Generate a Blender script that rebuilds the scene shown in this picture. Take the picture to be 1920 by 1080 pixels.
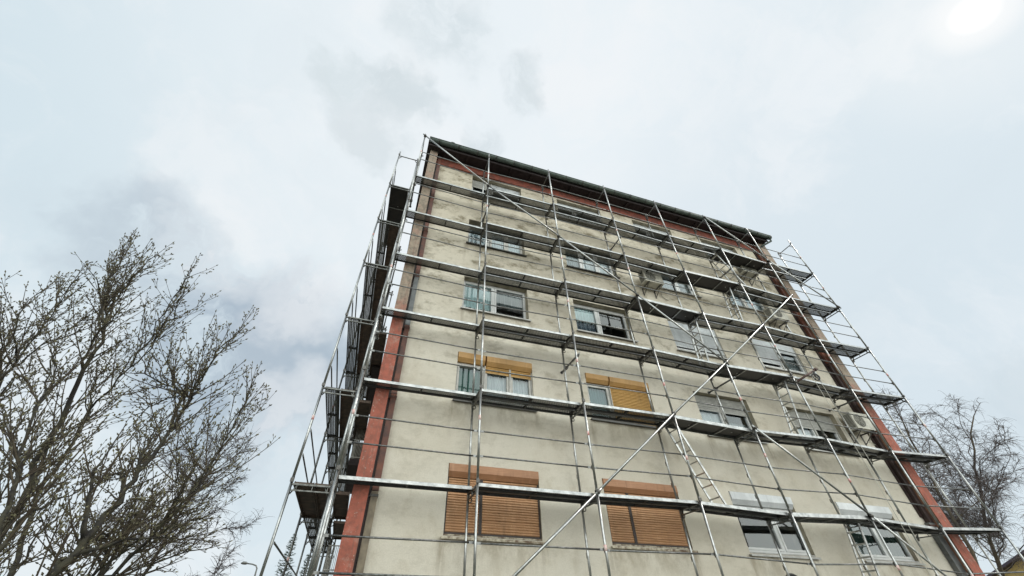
import bpy, math, random
from mathutils import Vector, Matrix

for o in list(bpy.data.objects):
    bpy.data.objects.remove(o, do_unlink=True)
S = bpy.context.scene
COL = S.collection
R = math.radians
V = Vector

# ------------------------------------------------------------------ camera
FPX, PPX, PPY = 726.55, 935.87, 533.62
cd = bpy.data.cameras.new('camera')
cd.sensor_fit = 'HORIZONTAL'; cd.sensor_width = 36.0
cd.lens = FPX / 1920 * 36.0
cd.shift_x = (960 - PPX) / 1920
cd.shift_y = -(540 - PPY) / 1920
cd.clip_start = 0.05; cd.clip_end = 3000
cam = bpy.data.objects.new('camera', cd); COL.objects.link(cam)
RX = V((0.95263397, -0.30411707, 0.00115045)); RY = V((0.20322924, 0.63378377, -0.74633505)); RZ = V((0.22624409, 0.71121793, 0.66556943))
CAMP = V((0.49437708, -7.87805547, 1.8547354))
cam.matrix_world = Matrix.Translation(CAMP) @ Matrix((RX, -RY, -RZ)).transposed().to_4x4()
S.camera = cam
S.view_settings.view_transform = 'Standard'
S.view_settings.look = 'None'
S.view_settings.exposure = 0.0
S.view_settings.gamma = 1.0

# ------------------------------------------------------------------ sky and sun
SUN_DIR = V((0.8427, -0.0146, 0.5380))     # towards the sun (behind thin cloud, upper right)
SUN_DIR = (RX * ((1826 - PPX) / FPX) + RY * ((26 - PPY) / FPX) + RZ).normalized()
elev = math.asin(SUN_DIR.z)
azim = math.atan2(SUN_DIR.x, SUN_DIR.y)

class NT:
    """small helper to wire shader nodes"""
    def __init__(self, tree):
        self.t = tree; self.n = tree.nodes; self.l = tree.links
    def node(self, typ, **kw):
        nd = self.n.new(typ)
        for k, v in kw.items():
            if k.startswith('_'):
                setattr(nd, k[1:], v)
        return nd
    def put(self, sock, v):
        if hasattr(v, 'is_output'): self.l.new(v, sock)
        elif v is not None: sock.default_value = v
    def math(self, op, a, b=None, c=None, clamp=False):
        nd = self.n.new('ShaderNodeMath'); nd.operation = op; nd.use_clamp = clamp
        self.put(nd.inputs[0], a); self.put(nd.inputs[1], b)
        if c is not None: self.put(nd.inputs[2], c)
        return nd.outputs[0]
    def vmath(self, op, a, b=None):
        nd = self.n.new('ShaderNodeVectorMath'); nd.operation = op
        self.put(nd.inputs[0], a)
        if b is not None: self.put(nd.inputs[1], b)
        return nd.outputs['Value'] if op in ('DOT_PRODUCT', 'LENGTH') else nd.outputs['Vector']
    def step(self, v, a, b, lo=0.0, hi=1.0):
        nd = self.n.new('ShaderNodeMapRange'); nd.interpolation_type = 'SMOOTHSTEP'
        self.put(nd.inputs[0], v)
        nd.inputs[1].default_value = a; nd.inputs[2].default_value = b
        nd.inputs[3].default_value = lo; nd.inputs[4].default_value = hi
        return nd.outputs[0]
    def noise(self, vec, scale, detail=4.0, rough=0.55, dist=0.0, out='Fac'):
        nd = self.n.new('ShaderNodeTexNoise')
        if vec is not None: self.put(nd.inputs['Vector'], vec)
        nd.inputs['Scale'].default_value = scale; nd.inputs['Detail'].default_value = detail
        nd.inputs['Roughness'].default_value = rough; nd.inputs['Distortion'].default_value = dist
        return nd.outputs[0 if out == 'Fac' else 1]
    def mix(self, fac, a, b, mode='MIX'):
        nd = self.n.new('ShaderNodeMix'); nd.data_type = 'RGBA'; nd.blend_type = mode
        self.put(nd.inputs[0], fac)
        self.put(nd.inputs[6], a if hasattr(a, 'is_output') else c4(a))
        self.put(nd.inputs[7], b if hasattr(b, 'is_output') else c4(b))
        return nd.outputs[2]
    def scalevec(self, vec, s):
        nd = self.n.new('ShaderNodeMapping'); self.put(nd.inputs[0], vec)
        nd.inputs['Scale'].default_value = s
        return nd.outputs[0]
    def sep(self, vec):
        nd = self.n.new('ShaderNodeSeparateXYZ'); self.put(nd.inputs[0], vec); return nd.outputs
    def bump(self, h, strength=0.3, dist=0.01):
        nd = self.n.new('ShaderNodeBump'); nd.inputs['Strength'].default_value = strength
        nd.inputs['Distance'].default_value = dist; self.put(nd.inputs['Height'], h)
        return nd.outputs[0]

def c4(c):
    return (c[0], c[1], c[2], 1.0)

def pixdir(x, y):
    return (RX * ((x - PPX) / FPX) + RY * ((y - PPY) / FPX) + RZ).normalized()

W = bpy.data.worlds.new('World'); S.world = W; W.use_nodes = True
nt = NT(W.node_tree); W.node_tree.nodes.clear()
wout = nt.node('ShaderNodeOutputWorld'); bg = nt.node('ShaderNodeBackground')
d = nt.node('ShaderNodeTexCoord').outputs['Generated']
nish = nt.node('ShaderNodeTexSky', _sky_type='NISHITA', _sun_disc=False)
nish.sun_elevation = elev; nish.sun_rotation = azim
base = nt.mix(nt.step(nt.vmath('DOT_PRODUCT', d, tuple(pixdir(950, 250))), 0.58, 1.0), (0.63, 0.765, 0.84), (0.90, 0.95, 0.985))
low = nt.mix(nt.step(nt.sep(d)[2], 0.05, 0.75), (0.90, 0.925, 0.95), (0.78, 0.865, 0.905))
base = nt.mix(0.33, base, low)
# the right of the sky is a little greyer and bluer
base = nt.mix(nt.step(nt.vmath('DOT_PRODUCT', d, tuple(pixdir(1800, 560))), 0.72, 1.0, 0, 0.7), base, (0.70, 0.79, 0.85))
# cloud sheet: warped, connected layers with finer torn edges
warp = nt.vmath('SUBTRACT', nt.noise(d, 2.6, 5, 0.6, 0, 'Color'), (0.5, 0.5, 0.5))
dw = nt.vmath('NORMALIZE', nt.vmath('ADD', d, nt.vmath('MULTIPLY', warp, (0.42, 0.42, 0.42))))
warp2 = nt.vmath('SUBTRACT', nt.noise(nt.vmath('ADD', d, (5.0, 2.0, 1.0)), 9.0, 6, 0.65, 0, 'Color'), (0.5, 0.5, 0.5))
dw2 = nt.vmath('NORMALIZE', nt.vmath('ADD', dw, nt.vmath('MULTIPLY', warp2, (0.10, 0.10, 0.10))))
wob = nt.noise(dw, 3.2, 7, 0.6)
wob2 = nt.noise(nt.vmath('ADD', dw, (3.1, 1.7, 0.4)), 8.0, 9, 0.66)
wn = nt.math('ADD', nt.math('MULTIPLY', wob, 0.45), nt.math('MULTIPLY', wob2, 0.55))
base = nt.mix(nt.step(wob, 0.46, 0.66, 0, 0.5), base, (0.92, 0.945, 0.965))
base = nt.mix(nt.step(nt.noise(nt.scalevec(dw, (1.0, 1.0, 2.2)), 2.2, 8, 0.62), 0.50, 0.70, 0, 0.12), base, (0.62, 0.71, 0.77))
for (x, y, ang, amt, col) in [(500, 665, 15, 1.0, (0.36, 0.46, 0.56)), (560, 690, 10, .75, (0.46, 0.55, 0.63)), (430, 640, 11, .5, (0.50, 0.58, 0.66)), (275, 475, 8, .65, (0.48, 0.565, 0.645)), (150, 420, 8, .15, (0.58, 0.66, 0.72)),
                              (690, 280, 5.0, .42, (0.56, 0.65, 0.69)), (755, 195, 5.5, .6, (0.58, 0.67, 0.71)), (660, 180, 4.0, .45, (0.6, 0.69, 0.72)), (980, 130, 5.0, .65, (0.58, 0.67, 0.71)),
                              (840, 40, 7, .55, (0.6, 0.69, 0.73)), (880, 265, 4, .5, (0.58, 0.66, 0.7)), (1895, 790, 7, .4, (0.58, 0.67, 0.72))]:
    k = nt.step(nt.vmath('DOT_PRODUCT', dw2, tuple(pixdir(x, y))), math.cos(R(ang)), math.cos(R(ang * .15)))
    k = nt.math('MULTIPLY', k, nt.step(wn, 0.41, 0.55, 0.22, 1.0))
    base = nt.mix(nt.math('MULTIPLY', k, amt), base, col)
for (x, y, ang, amt) in [(590, 560, 8, .6), (430, 480, 7, .5), (560, 770, 7, .55), (330, 470, 3, .5), (1180, 120, 20, .35)]:
    k = nt.math('MULTIPLY', nt.step(nt.vmath('DOT_PRODUCT', dw2, tuple(pixdir(x, y))), math.cos(R(ang)), 1.0), nt.step(wob2, 0.38, 0.6))
    base = nt.mix(nt.math('MULTIPLY', k, amt), base, (0.93, 0.95, 0.965))
# bright veil round the sun behind the cloud
sdot = nt.vmath('DOT_PRODUCT', d, tuple(SUN_DIR))
base = nt.mix(nt.step(sdot, math.cos(R(11)), math.cos(R(1.0)), 0, 0.35), base, (0.90, 0.925, 0.935))
base = nt.mix(nt.step(sdot, math.cos(R(3.6)), math.cos(R(1.0)), 0, .8), base, (0.955, 0.97, 0.975))
base = nt.mix(nt.step(sdot, math.cos(R(1.75)), math.cos(R(0.2))), base, (1.09, 1.09, 1.08))
# added fill: sky behind the camera made brighter to light the facade
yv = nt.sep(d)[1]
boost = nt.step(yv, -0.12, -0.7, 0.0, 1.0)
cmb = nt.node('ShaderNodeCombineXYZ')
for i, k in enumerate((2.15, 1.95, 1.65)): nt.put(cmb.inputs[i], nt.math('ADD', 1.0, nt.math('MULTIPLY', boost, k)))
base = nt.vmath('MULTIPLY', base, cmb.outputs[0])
base = nt.mix(0.04, base, nt.vmath('MULTIPLY', nish.outputs[0], (0.1, 0.1, 0.1)))
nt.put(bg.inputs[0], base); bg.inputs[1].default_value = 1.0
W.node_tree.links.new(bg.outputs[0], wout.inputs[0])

sl = bpy.data.lights.new('sun', 'SUN'); sl.energy = 1.1; sl.angle = R(12); sl.color = (1.0, 0.96, 0.9)
sun = bpy.data.objects.new('sun', sl); COL.objects.link(sun)
sun.rotation_mode = 'QUATERNION'; sun.rotation_quaternion = SUN_DIR.to_track_quat('Z', 'Y')

# ------------------------------------------------------------------ mesh helper
class MB:
    def __init__(self):
        self.v = []; self.f = []; self.m = []; self.s = []
    def face(self, idx, m=0, s=False):
        self.f.append(idx); self.m.append(m); self.s.append(s)
    def quad(self, a, b, c, d, m=0):
        n = len(self.v); self.v += [tuple(a), tuple(b), tuple(c), tuple(d)]; self.face((n, n + 1, n + 2, n + 3), m)
    def box(self, x0, x1, y0, y1, z0, z1, m=0, skip=''):
        n = len(self.v)
        self.v += [(x0, y0, z0), (x1, y0, z0), (x1, y1, z0), (x0, y1, z0), (x0, y0, z1), (x1, y0, z1), (x1, y1, z1), (x0, y1, z1)]
        for k, q in (('b', (0, 3, 2, 1)), ('t', (4, 5, 6, 7)), ('f', (0, 1, 5, 4)), ('r', (1, 2, 6, 5)), ('k', (2, 3, 7, 6)), ('l', (3, 0, 4, 7))):
            if k not in skip: self.face(tuple(n + i for i in q), m)
    def bar(self, p, q, w, h, m=0, up=(0, 0, 1)):
        """rectangular bar from p to q"""
        p = V(p); q = V(q); d = (q - p).normalized(); u = V(up); s = d.cross(u)
        if s.length < 1e-4: s = d.cross(V((0, 1, 0)))
        s.normalize(); u = s.cross(d)
        n = len(self.v)
        for e in (p, q):
            for a, b in ((-1, -1), (1, -1), (1, 1), (-1, 1)):
                self.v.append(tuple(e + s * (a * w / 2) + u * (b * h / 2)))
        for q4 in ((0, 1, 2, 3), (7, 6, 5, 4), (0, 4, 5, 1), (1, 5, 6, 2), (2, 6, 7, 3), (3, 7, 4, 0)):
            self.face(tuple(n + i for i in q4), m)
    def tube(self, pts, rad, n=8, m=0, caps=True, smooth=True):
        pts = [V(p) for p in pts]
        if not isinstance(rad, (list, tuple)): rad = [rad] * len(pts)
        d0 = (pts[1] - pts[0]).normalized()
        s = d0.cross(V((0, 0, 1)))
        if s.length < 1e-3: s = d0.cross(V((0, 1, 0)))
        s.normalize(); base = len(self.v); L = len(pts)
        for i, p in enumerate(pts):
            if i == 0: d = d0
            elif i == L - 1: d = (pts[i] - pts[i - 1]).normalized()
            else:
                d = (pts[i + 1] - pts[i - 1])
                d = d.normalized() if d.length > 1e-6 else d0
            s = (s - d * s.dot(d))
            s = s.normalized() if s.length > 1e-5 else d.orthogonal().normalized()
            u = d.cross(s)
            for k in range(n):
                a = 2 * math.pi * k / n
                self.v.append(tuple(p + (s * math.cos(a) + u * math.sin(a)) * rad[i]))
        for i in range(L - 1):
            for k in range(n):
                a = base + i * n + k; b = base + i * n + (k + 1) % n
                self.face((a, b, b + n, a + n), m, smooth)
        if caps:
            self.face(tuple(base + k for k in reversed(range(n))), m)
            self.face(tuple(base + (L - 1) * n + k for k in range(n)), m)
    def ring(self, c, ax, r, w, n=10, m=0):
        c = V(c); ax = V(ax).normalized()
        self.tube([c - ax * w / 2, c + ax * w / 2], r, n, m)
    def torus(self, c, ax, R0, r, n=16, k=6, m=0):
        c = V(c); ax = V(ax).normalized(); s = ax.orthogonal().normalized(); u = ax.cross(s); b = len(self.v)
        for i in range(n):
            a = 2 * math.pi * i / n; e = s * math.cos(a) + u * math.sin(a)
            for j in range(k):
                t = 2 * math.pi * j / k
                self.v.append(tuple(c + e * (R0 + r * math.cos(t)) + ax * (r * math.sin(t))))
        for i in range(n):
            for j in range(k):
                self.face((b + i * k + j, b + ((i + 1) % n) * k + j, b + ((i + 1) % n) * k + (j + 1) % k, b + i * k + (j + 1) % k), m, True)
    def build(self, name, mats, parent=None, origin=(0, 0, 0)):
        o0 = V(origin)
        me = bpy.data.meshes.new(name)
        me.from_pydata([tuple(V(p) - o0) for p in self.v], [], self.f)
        if not isinstance(mats, (list, tuple)): mats = [mats]
        for mt in mats: me.materials.append(mt)
        me.polygons.foreach_set('material_index', self.m)
        me.polygons.foreach_set('use_smooth', self.s)
        me.update()
        o = bpy.data.objects.new(name, me); COL.objects.link(o)
        attach(o, parent, o0)
        return o

def world_of(o):
    p = V((0, 0, 0))
    while o is not None:
        p = p + o.location; o = o.parent
    return p

def attach(o, parent, wpos):
    if parent is not None:
        o.parent = parent
        o.location = V(wpos) - world_of(parent)
    else:
        o.location = V(wpos)

def empty(name, loc, label, cat, group=None):
    o = bpy.data.objects.new(name, None); COL.objects.link(o); o.location = loc
    o.empty_display_size = 0.2
    o['label'] = label; o['category'] = cat
    if group: o['group'] = group
    return o

def tag(o, label, cat, group=None):
    o['label'] = label; o['category'] = cat
    if group: o['group'] = group
    return o

# ------------------------------------------------------------------ materials
def mat(name, col, rough=0.6, metal=0.0, vary=0.0, scale=8.0, col2=None, bump=0.0, bscale=60.0, bdist=0.004, spec=0.5, coord='Object'):
    m = bpy.data.materials.new(name); m.use_nodes = True
    n = NT(m.node_tree); b = m.node_tree.nodes['Principled BSDF']
    tc = n.node('ShaderNodeTexCoord').outputs[coord]
    b.inputs['Roughness'].default_value = rough; b.inputs['Metallic'].default_value = metal
    b.inputs['Specular IOR Level'].default_value = spec
    if vary or col2:
        c2 = col2 if col2 else tuple(c * (1 - vary) for c in col)
        f = n.step(n.noise(tc, scale, 6, 0.6), 0.35, 0.65)
        n.put(b.inputs['Base Color'], n.mix(f, col, c2))
    else:
        b.inputs['Base Color'].default_value = c4(col)
    if bump:
        n.put(b.inputs['Normal'], n.bump(n.noise(tc, bscale, 3, 0.6), bump, bdist))
    return m

def galvanised(name, a, b_, rough, scale=14):
    m = bpy.data.materials.new(name); m.use_nodes = True
    n = NT(m.node_tree); b = m.node_tree.nodes['Principled BSDF']
    geo = n.node('ShaderNodeNewGeometry').outputs['Position']
    f = n.noise(geo, scale, 5, 0.65)
    c = n.mix(n.step(f, 0.35, 0.68), a, b_)
    dirt = n.noise(n.vmath('ADD', geo, (7.3, 1.1, 4.2)), 2.3, 5, 0.7)
    c = n.mix(n.step(dirt, 0.55, 0.75, 0, 0.55), c, (0.17, 0.155, 0.14))
    spl = n.step(n.noise(n.vmath('ADD', geo, (3.3, 9.1, 2.2)), 21, 4, 0.7), 0.63, 0.68)      # dried plaster splashes
    c = n.mix(n.math('MULTIPLY', spl, 0.7), c, (0.42, 0.40, 0.36))
    n.put(b.inputs['Base Color'], c)
    n.put(b.inputs['Metallic'], n.math('SUBTRACT', 1.0, n.math('MULTIPLY', spl, 0.8)))
    n.put(b.inputs['Roughness'], n.step(f, 0.3, 0.7, rough, rough + 0.12))
    return m

M = {}
M['galv'] = galvanised('galvanised_tube', (0.50, 0.50, 0.49), (0.33, 0.335, 0.33), 0.28)
M['galv_dark'] = galvanised('dark_tube', (0.20, 0.20, 0.19), (0.11, 0.11, 0.105), 0.40)
M['coupler'] = mat('coupler_steel', (0.16, 0.15, 0.14), 0.55, 0.6, 0.4, 30)
M['plank_side'] = galvanised('plank_edge', (0.46, 0.465, 0.465), (0.30, 0.31, 0.31), 0.32, 9)
M['sticker'] = mat('standard_sticker', (0.75, 0.62, 0.58), 0.5, 0, 0, 10, (0.55, 0.20, 0.18))

def perforated():
    """steel deck sheet with rows of punched holes (real openings); mesh-local coordinates"""
    m = bpy.data.materials.new('perforated_deck_sheet'); m.use_nodes = True
    n = NT(m.node_tree); b = m.node_tree.nodes['Principled BSDF']
    tc = n.node('ShaderNodeTexCoord').outputs['Object']
    x, y, z = n.sep(tc)[0:3]
    px, py = 0.046, 0.042
    row = n.math('FLOOR', n.math('DIVIDE', y, py))
    odd = n.math('MULTIPLY', n.math('FLOORED_MODULO', row, 2.0), 0.5)
    fx = n.math('SUBTRACT', n.math('FRACT', n.math('ADD', n.math('DIVIDE', x, px), odd)), 0.5)
    fy = n.math('SUBTRACT', n.math('FRACT', n.math('DIVIDE', y, py)), 0.5)
    r2 = n.math('ADD', n.math('POWER', n.math('MULTIPLY', fx, px), 2.0), n.math('POWER', n.math('MULTIPLY', fy, py), 2.0))
    hole = n.math('LESS_THAN', r2, 0.0095 ** 2)
    ring = n.math('LESS_THAN', r2, 0.0150 ** 2)
    geo = n.node('ShaderNodeNewGeometry').outputs['Position']
    f = n.noise(geo, 5.0, 5, 0.6)
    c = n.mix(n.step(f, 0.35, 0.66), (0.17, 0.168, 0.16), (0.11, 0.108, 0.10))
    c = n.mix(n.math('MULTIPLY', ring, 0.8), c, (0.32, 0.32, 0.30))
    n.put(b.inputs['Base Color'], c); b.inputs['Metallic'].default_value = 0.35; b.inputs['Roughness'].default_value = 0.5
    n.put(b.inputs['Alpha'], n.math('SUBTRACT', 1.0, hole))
    return m
M['perf'] = perforated()
M['lip'] = mat('dark_plank_lip', (0.06, 0.058, 0.055), 0.6, 0.3, 0.5, 6)  # lips, ends and rear flange darker than the bright front edge
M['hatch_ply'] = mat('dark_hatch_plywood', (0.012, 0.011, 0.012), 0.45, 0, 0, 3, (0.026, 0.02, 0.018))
M['wood_deck'] = mat('brown_deck_boards', (0.13, 0.088, 0.066), 0.75, 0, 0, 5, (0.06, 0.044, 0.036), 0.3, 40)

def stucco():
    m = bpy.data.materials.new('aged_stucco'); m.use_nodes = True
    n = NT(m.node_tree); b = m.node_tree.nodes['Principled BSDF']
    P = n.node('ShaderNodeNewGeometry').outputs['Position']
    x, y, z = n.sep(P)[0:3]
    big = n.noise(P, 0.55, 5, 0.6); mid = n.noise(n.vmath('ADD', P, (11, 3, 5)), 2.2, 7, 0.65); fine = n.noise(P, 38, 4, 0.7)
    up = n.step(z, 6.0, 15.0)
    c = n.mix(up, (0.69, 0.635, 0.545), (0.655, 0.59, 0.48))
    c = n.mix(n.step(big, 0.42, 0.66, 0, 0.5), c, (0.56, 0.50, 0.405))
    c = n.mix(n.step(mid, 0.5, 0.72, 0, 0.38), c, (0.43, 0.36, 0.26))
    # soot and lichen patches, heavier high on the wall
    sm = n.noise(n.scalevec(P, (1.0, 1.0, 1.9)), 1.5, 9, 0.72)
    sfac = n.math('MULTIPLY', n.step(sm, 0.49, 0.66), n.step(z, 4.0, 13.0, 0.18, 0.95))
    c = n.mix(sfac, c, (0.20, 0.165, 0.105))
    mott = n.noise(n.scalevec(P, (1.0, 1.0, 1.4)), 5.5, 8, 0.75)
    c = n.mix(n.math('MULTIPLY', n.step(mott, 0.50, 0.68), n.step(z, 5.0, 12.5, 0.06, 0.42)), c, (0.26, 0.22, 0.15))
    # weather streaks under the sills
    ph = n.math('FRACT', n.math('DIVIDE', n.math('SUBTRACT', z, 0.375), 2.85))
    under = n.math('MULTIPLY', n.step(ph, 0.72, 0.99), n.step(ph, 1.0, 0.995))
    wx = n.math('ABSOLUTE', n.math('SUBTRACT', n.math('FRACT', n.math('DIVIDE', n.math('SUBTRACT', x, 1.36), 3.745)), 0.5))
    inwin = n.step(wx, 0.36, 0.26)
    streak = n.step(n.noise(n.scalevec(P, (2.6, 2.6, 1.3)), 1.0, 8, 0.72), 0.40, 0.66)
    c = n.mix(n.math('MULTIPLY', n.math('MULTIPLY', under, inwin), n.math('MULTIPLY', streak, 0.52)), c, (0.24, 0.185, 0.11))
    edge = n.math('MULTIPLY', n.step(wx, 0.255, 0.285), n.step(wx, 0.325, 0.295))
    drip = n.math('MULTIPLY', n.math('MULTIPLY', edge, n.step(ph, 0.55, 0.97)), n.math('MULTIPLY', n.step(ph, 1.0, 0.985), n.step(n.noise(n.scalevec(P, (7, 7, .8)), 1.0, 6, .7), .42, .62)))
    c = n.mix(n.math('MULTIPLY', drip, 0.42), c, (0.19, 0.14, 0.085))
    # small dark scuffs and holes
    sc = n.noise(n.scalevec(P, (1.3, 1.3, 1.0)), 6.5, 8, 0.75)
    c = n.mix(n.step(sc, 0.685, 0.74, 0, 0.6), c, (0.17, 0.14, 0.10))
    c = n.mix(n.step(fine, 0.35, 0.7, 0, 0.22), c, (0.34, 0.31, 0.25))
    n.put(b.inputs['Base Color'], c); b.inputs['Roughness'].default_value = 0.95
    b.inputs['Specular IOR Level'].default_value = 0.15
    h = n.math('ADD', n.math('MULTIPLY', fine, 1.0), n.math('MULTIPLY', mid, 1.5))
    n.put(b.inputs['Normal'], n.bump(h, 0.45, 0.012))
    return m
M['stucco'] = stucco()
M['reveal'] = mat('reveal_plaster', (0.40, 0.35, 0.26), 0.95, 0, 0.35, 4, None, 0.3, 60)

def band_paint():
    """red painted fire wall end: paint still fresh low down, faded and stained to grey tan higher up"""
    m = bpy.data.materials.new('faded_red_paint'); m.use_nodes = True
    n = NT(m.node_tree); b = m.node_tree.nodes['Principled BSDF']
    P = n.node('ShaderNodeNewGeometry').outputs['Position']; z = n.sep(P)[2]
    nz = n.noise(P, 1.3, 6, 0.65); nf = n.noise(P, 9, 6, 0.7)
    red = n.mix(n.step(nf, 0.35, 0.7), (0.42, 0.122, 0.082), (0.26, 0.09, 0.064))
    fade = n.math('ADD', n.step(z, 4.5, 10.5, -.05, 1.1), n.math('MULTIPLY', n.math('SUBTRACT', nz, 0.5), 1.5))
    tan = n.mix(n.step(nf, 0.4, 0.65), (0.36, 0.285, 0.22), (0.215, 0.18, 0.14))
    c = n.mix(n.step(fade, 0.45, 0.95), red, tan)
    run = n.noise(n.scalevec(P, (14, 14, 0.55)), 1.0, 7, 0.7)
    c = n.mix(n.step(run, 0.48, 0.66, 0, 0.55), c, (0.19, 0.10, 0.075))
    c = n.mix(n.step(n.noise(P, 3.5, 8, 0.72), 0.53, 0.64, 0, 0.5), c, (0.43, 0.24, 0.19))
    c = n.mix(n.step(n.noise(P, 16, 6, 0.7), 0.60, 0.68, 0, 0.7), c, (0.50, 0.42, 0.36))
    n.put(b.inputs['Base Color'], c); b.inputs['Roughness'].default_value = 0.85
    n.put(b.inputs['Normal'], n.bump(nf, 0.3, 0.006))
    return m
M['band'] = band_paint()
M['frieze'] = mat('red_frieze_paint', (0.26, 0.066, 0.04), 0.8, 0, 0, 5, (0.13, 0.042, 0.028), 0.2, 40)
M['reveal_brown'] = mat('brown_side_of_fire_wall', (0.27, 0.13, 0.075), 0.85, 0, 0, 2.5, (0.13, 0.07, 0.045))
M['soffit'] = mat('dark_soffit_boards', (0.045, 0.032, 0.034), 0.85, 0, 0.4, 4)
M['gutter'] = mat('weathered_green_gutter', (0.125, 0.155, 0.135), 0.5, 0.2, 0, 3, (0.075, 0.095, 0.085))
M['roof'] = mat('dark_roof_tiles', (0.11, 0.065, 0.05), 0.9, 0, 0.4, 6)
M['pipe_rust'] = mat('rust_brown_downpipe', (0.17, 0.055, 0.03), 0.5, 0.2, 0, 3.2, (0.055, 0.025, 0.02))
M['pipe_dark'] = mat('black_brown_downpipe', (0.04, 0.022, 0.02), 0.5, 0.2, 0.4, 5)
M['pipe_grey'] = mat('grey_zinc_downpipe', (0.15, 0.155, 0.155), 0.45, 0.4, 0, 4, (0.085, 0.09, 0.092))
M['pipe_tan'] = mat('tan_stained_downpipe', (0.25, 0.205, 0.145), 0.6, 0.2, 0, 4, (0.15, 0.12, 0.085))
M['white'] = mat('white_window_plastic', (0.74, 0.74, 0.73), 0.35, 0, 0.12, 3)
M['white_dirty'] = mat('grimy_white_frame', (0.58, 0.56, 0.52), 0.45, 0, 0.25, 6)
M['oldframe'] = mat('peeling_cream_frame', (0.55, 0.49, 0.38), 0.7, 0, 0, 9, (0.13, 0.08, 0.05))
M['dark_frame'] = mat('dark_brown_frame', (0.045, 0.03, 0.025), 0.55, 0, 0.3, 6)
M['sill'] = mat('grey_sheet_sill', (0.46, 0.45, 0.43), 0.45, 0.4, 0.3, 4)
M['sill_dark'] = mat('dark_sheet_sill', (0.10, 0.095, 0.09), 0.5, 0.4, 0.3, 4)

def shutter_mat(name, a, b_, wood=True):
    m = bpy.data.materials.new(name); m.use_nodes = True
    n = NT(m.node_tree); b = m.node_tree.nodes['Principled BSDF']
    P = n.node('ShaderNodeNewGeometry').outputs['Position']
    f = n.noise(n.scalevec(P, (1.5, 1.5, 26)), 2.0, 5, 0.6)
    g = n.noise(P, 1.4, 4, 0.6)
    c = n.mix(n.step(f, 0.35, 0.68), a, b_)
    c = n.mix(n.step(g, 0.42, 0.68, 0, 0.5), c, tuple(k * 0.6 for k in a))
    g2 = n.noise(n.scalevec(P, (3, 3, .8)), 2.0, 6, 0.7)
    c = n.mix(n.step(g2, 0.5, 0.7, 0, 0.4), c, tuple(min(1, k * 1.15 + .06) for k in a))
    c = n.mix(n.step(n.noise(n.scalevec(P, (8, 8, .7)), 1.0, 6, 0.7), 0.55, 0.7, 0, 0.45), c, tuple(k * 0.42 for k in a))
    n.put(b.inputs['Base Color'], c); b.inputs['Roughness'].default_value = 0.5
    return m
M['shut_brown'] = shutter_mat('brown_wood_shutter', (0.53, 0.30, 0.16), (0.42, 0.225, 0.115))
M['box_brown'] = shutter_mat('brown_wood_shutter_box', (0.45, 0.225, 0.115), (0.36, 0.17, 0.085))
M['shut_tan'] = shutter_mat('ochre_shutter', (0.58, 0.36, 0.13), (0.51, 0.30, 0.105))
M['box_tan'] = shutter_mat('ochre_shutter_box', (0.55, 0.315, 0.115), (0.47, 0.26, 0.09))
M['shut_grey'] = shutter_mat('grey_slat_shutter', (0.52, 0.51, 0.48), (0.44, 0.435, 0.41))
M['shut_white'] = shutter_mat('pale_grey_shutter', (0.78, 0.80, 0.82), (0.70, 0.72, 0.74))
M['box_white'] = shutter_mat('white_shutter_box', (0.78, 0.79, 0.80), (0.72, 0.73, 0.74))
M['interior'] = mat('interior_plaster', (0.22, 0.20, 0.17), 0.9)

def glass():
    m = bpy.data.materials.new('window_glass'); m.use_nodes = True
    n = NT(m.node_tree); t = m.node_tree; t.nodes.clear()
    out = n.node('ShaderNodeOutputMaterial'); mx = n.node('ShaderNodeMixShader')
    tr = n.node('ShaderNodeBsdfTransparent'); tr.inputs[0].default_value = (0.86, 0.91, 0.91, 1)
    gl = n.node('ShaderNodeBsdfGlossy'); gl.inputs['Roughness'].default_value = 0.03
    gl.inputs[0].default_value = (0.9, 0.95, 0.97, 1)
    P = n.node('ShaderNodeNewGeometry').outputs['Position']
    fr = n.node('ShaderNodeFresnel'); fr.inputs[0].default_value = 1.6
    n.put(mx.inputs[0], n.math('MULTIPLY', fr.outputs[0], 1.7, None, True))
    t.links.new(tr.outputs[0], mx.inputs[1]); t.links.new(gl.outputs[0], mx.inputs[2]); t.links.new(mx.outputs[0], out.inputs[0])
    return m
M['glass'] = glass()

def curtain_mat(name, a, b_, alpha=1.0, fold=24):
    m = bpy.data.materials.new(name); m.use_nodes = True
    n = NT(m.node_tree); b = m.node_tree.nodes['Principled BSDF']
    P = n.node('ShaderNodeNewGeometry').outputs['Position']
    f = n.noise(n.scalevec(P, (fold, 1, 0.6)), 1.0, 3, 0.6)
    n.put(b.inputs['Base Color'], n.mix(n.step(f, 0.35, 0.65), a, b_))
    b.inputs['Roughness'].default_value = 0.9; b.inputs['Alpha'].default_value = alpha
    return m
M['lace'] = curtain_mat('white_lace_curtain', (0.80, 0.82, 0.84), (0.58, 0.61, 0.64), 0.93)
M['lace_dim'] = curtain_mat('grey_net_curtain', (0.34, 0.37, 0.38), (0.22, 0.25, 0.26), 0.9)
M['green'] = curtain_mat('green_curtain', (0.12, 0.29, 0.24), (0.045, 0.13, 0.115), 1, 14)
M['green_dark'] = curtain_mat('dark_green_curtain', (0.045, 0.085, 0.07), (0.02, 0.045, 0.04), 1, 14)
M['teal'] = curtain_mat('teal_curtain', (0.085, 0.225, 0.235), (0.05, 0.14, 0.155), 1, 5)
M['pale_blue'] = curtain_mat('pale_blue_blind', (0.72, 0.86, 0.87), (0.64, 0.78, 0.80), 1, 2)
M['plaid'] = curtain_mat('dark_blue_checked_curtain', (0.06, 0.085, 0.12), (0.25, 0.30, 0.36), 1, 10)
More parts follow.
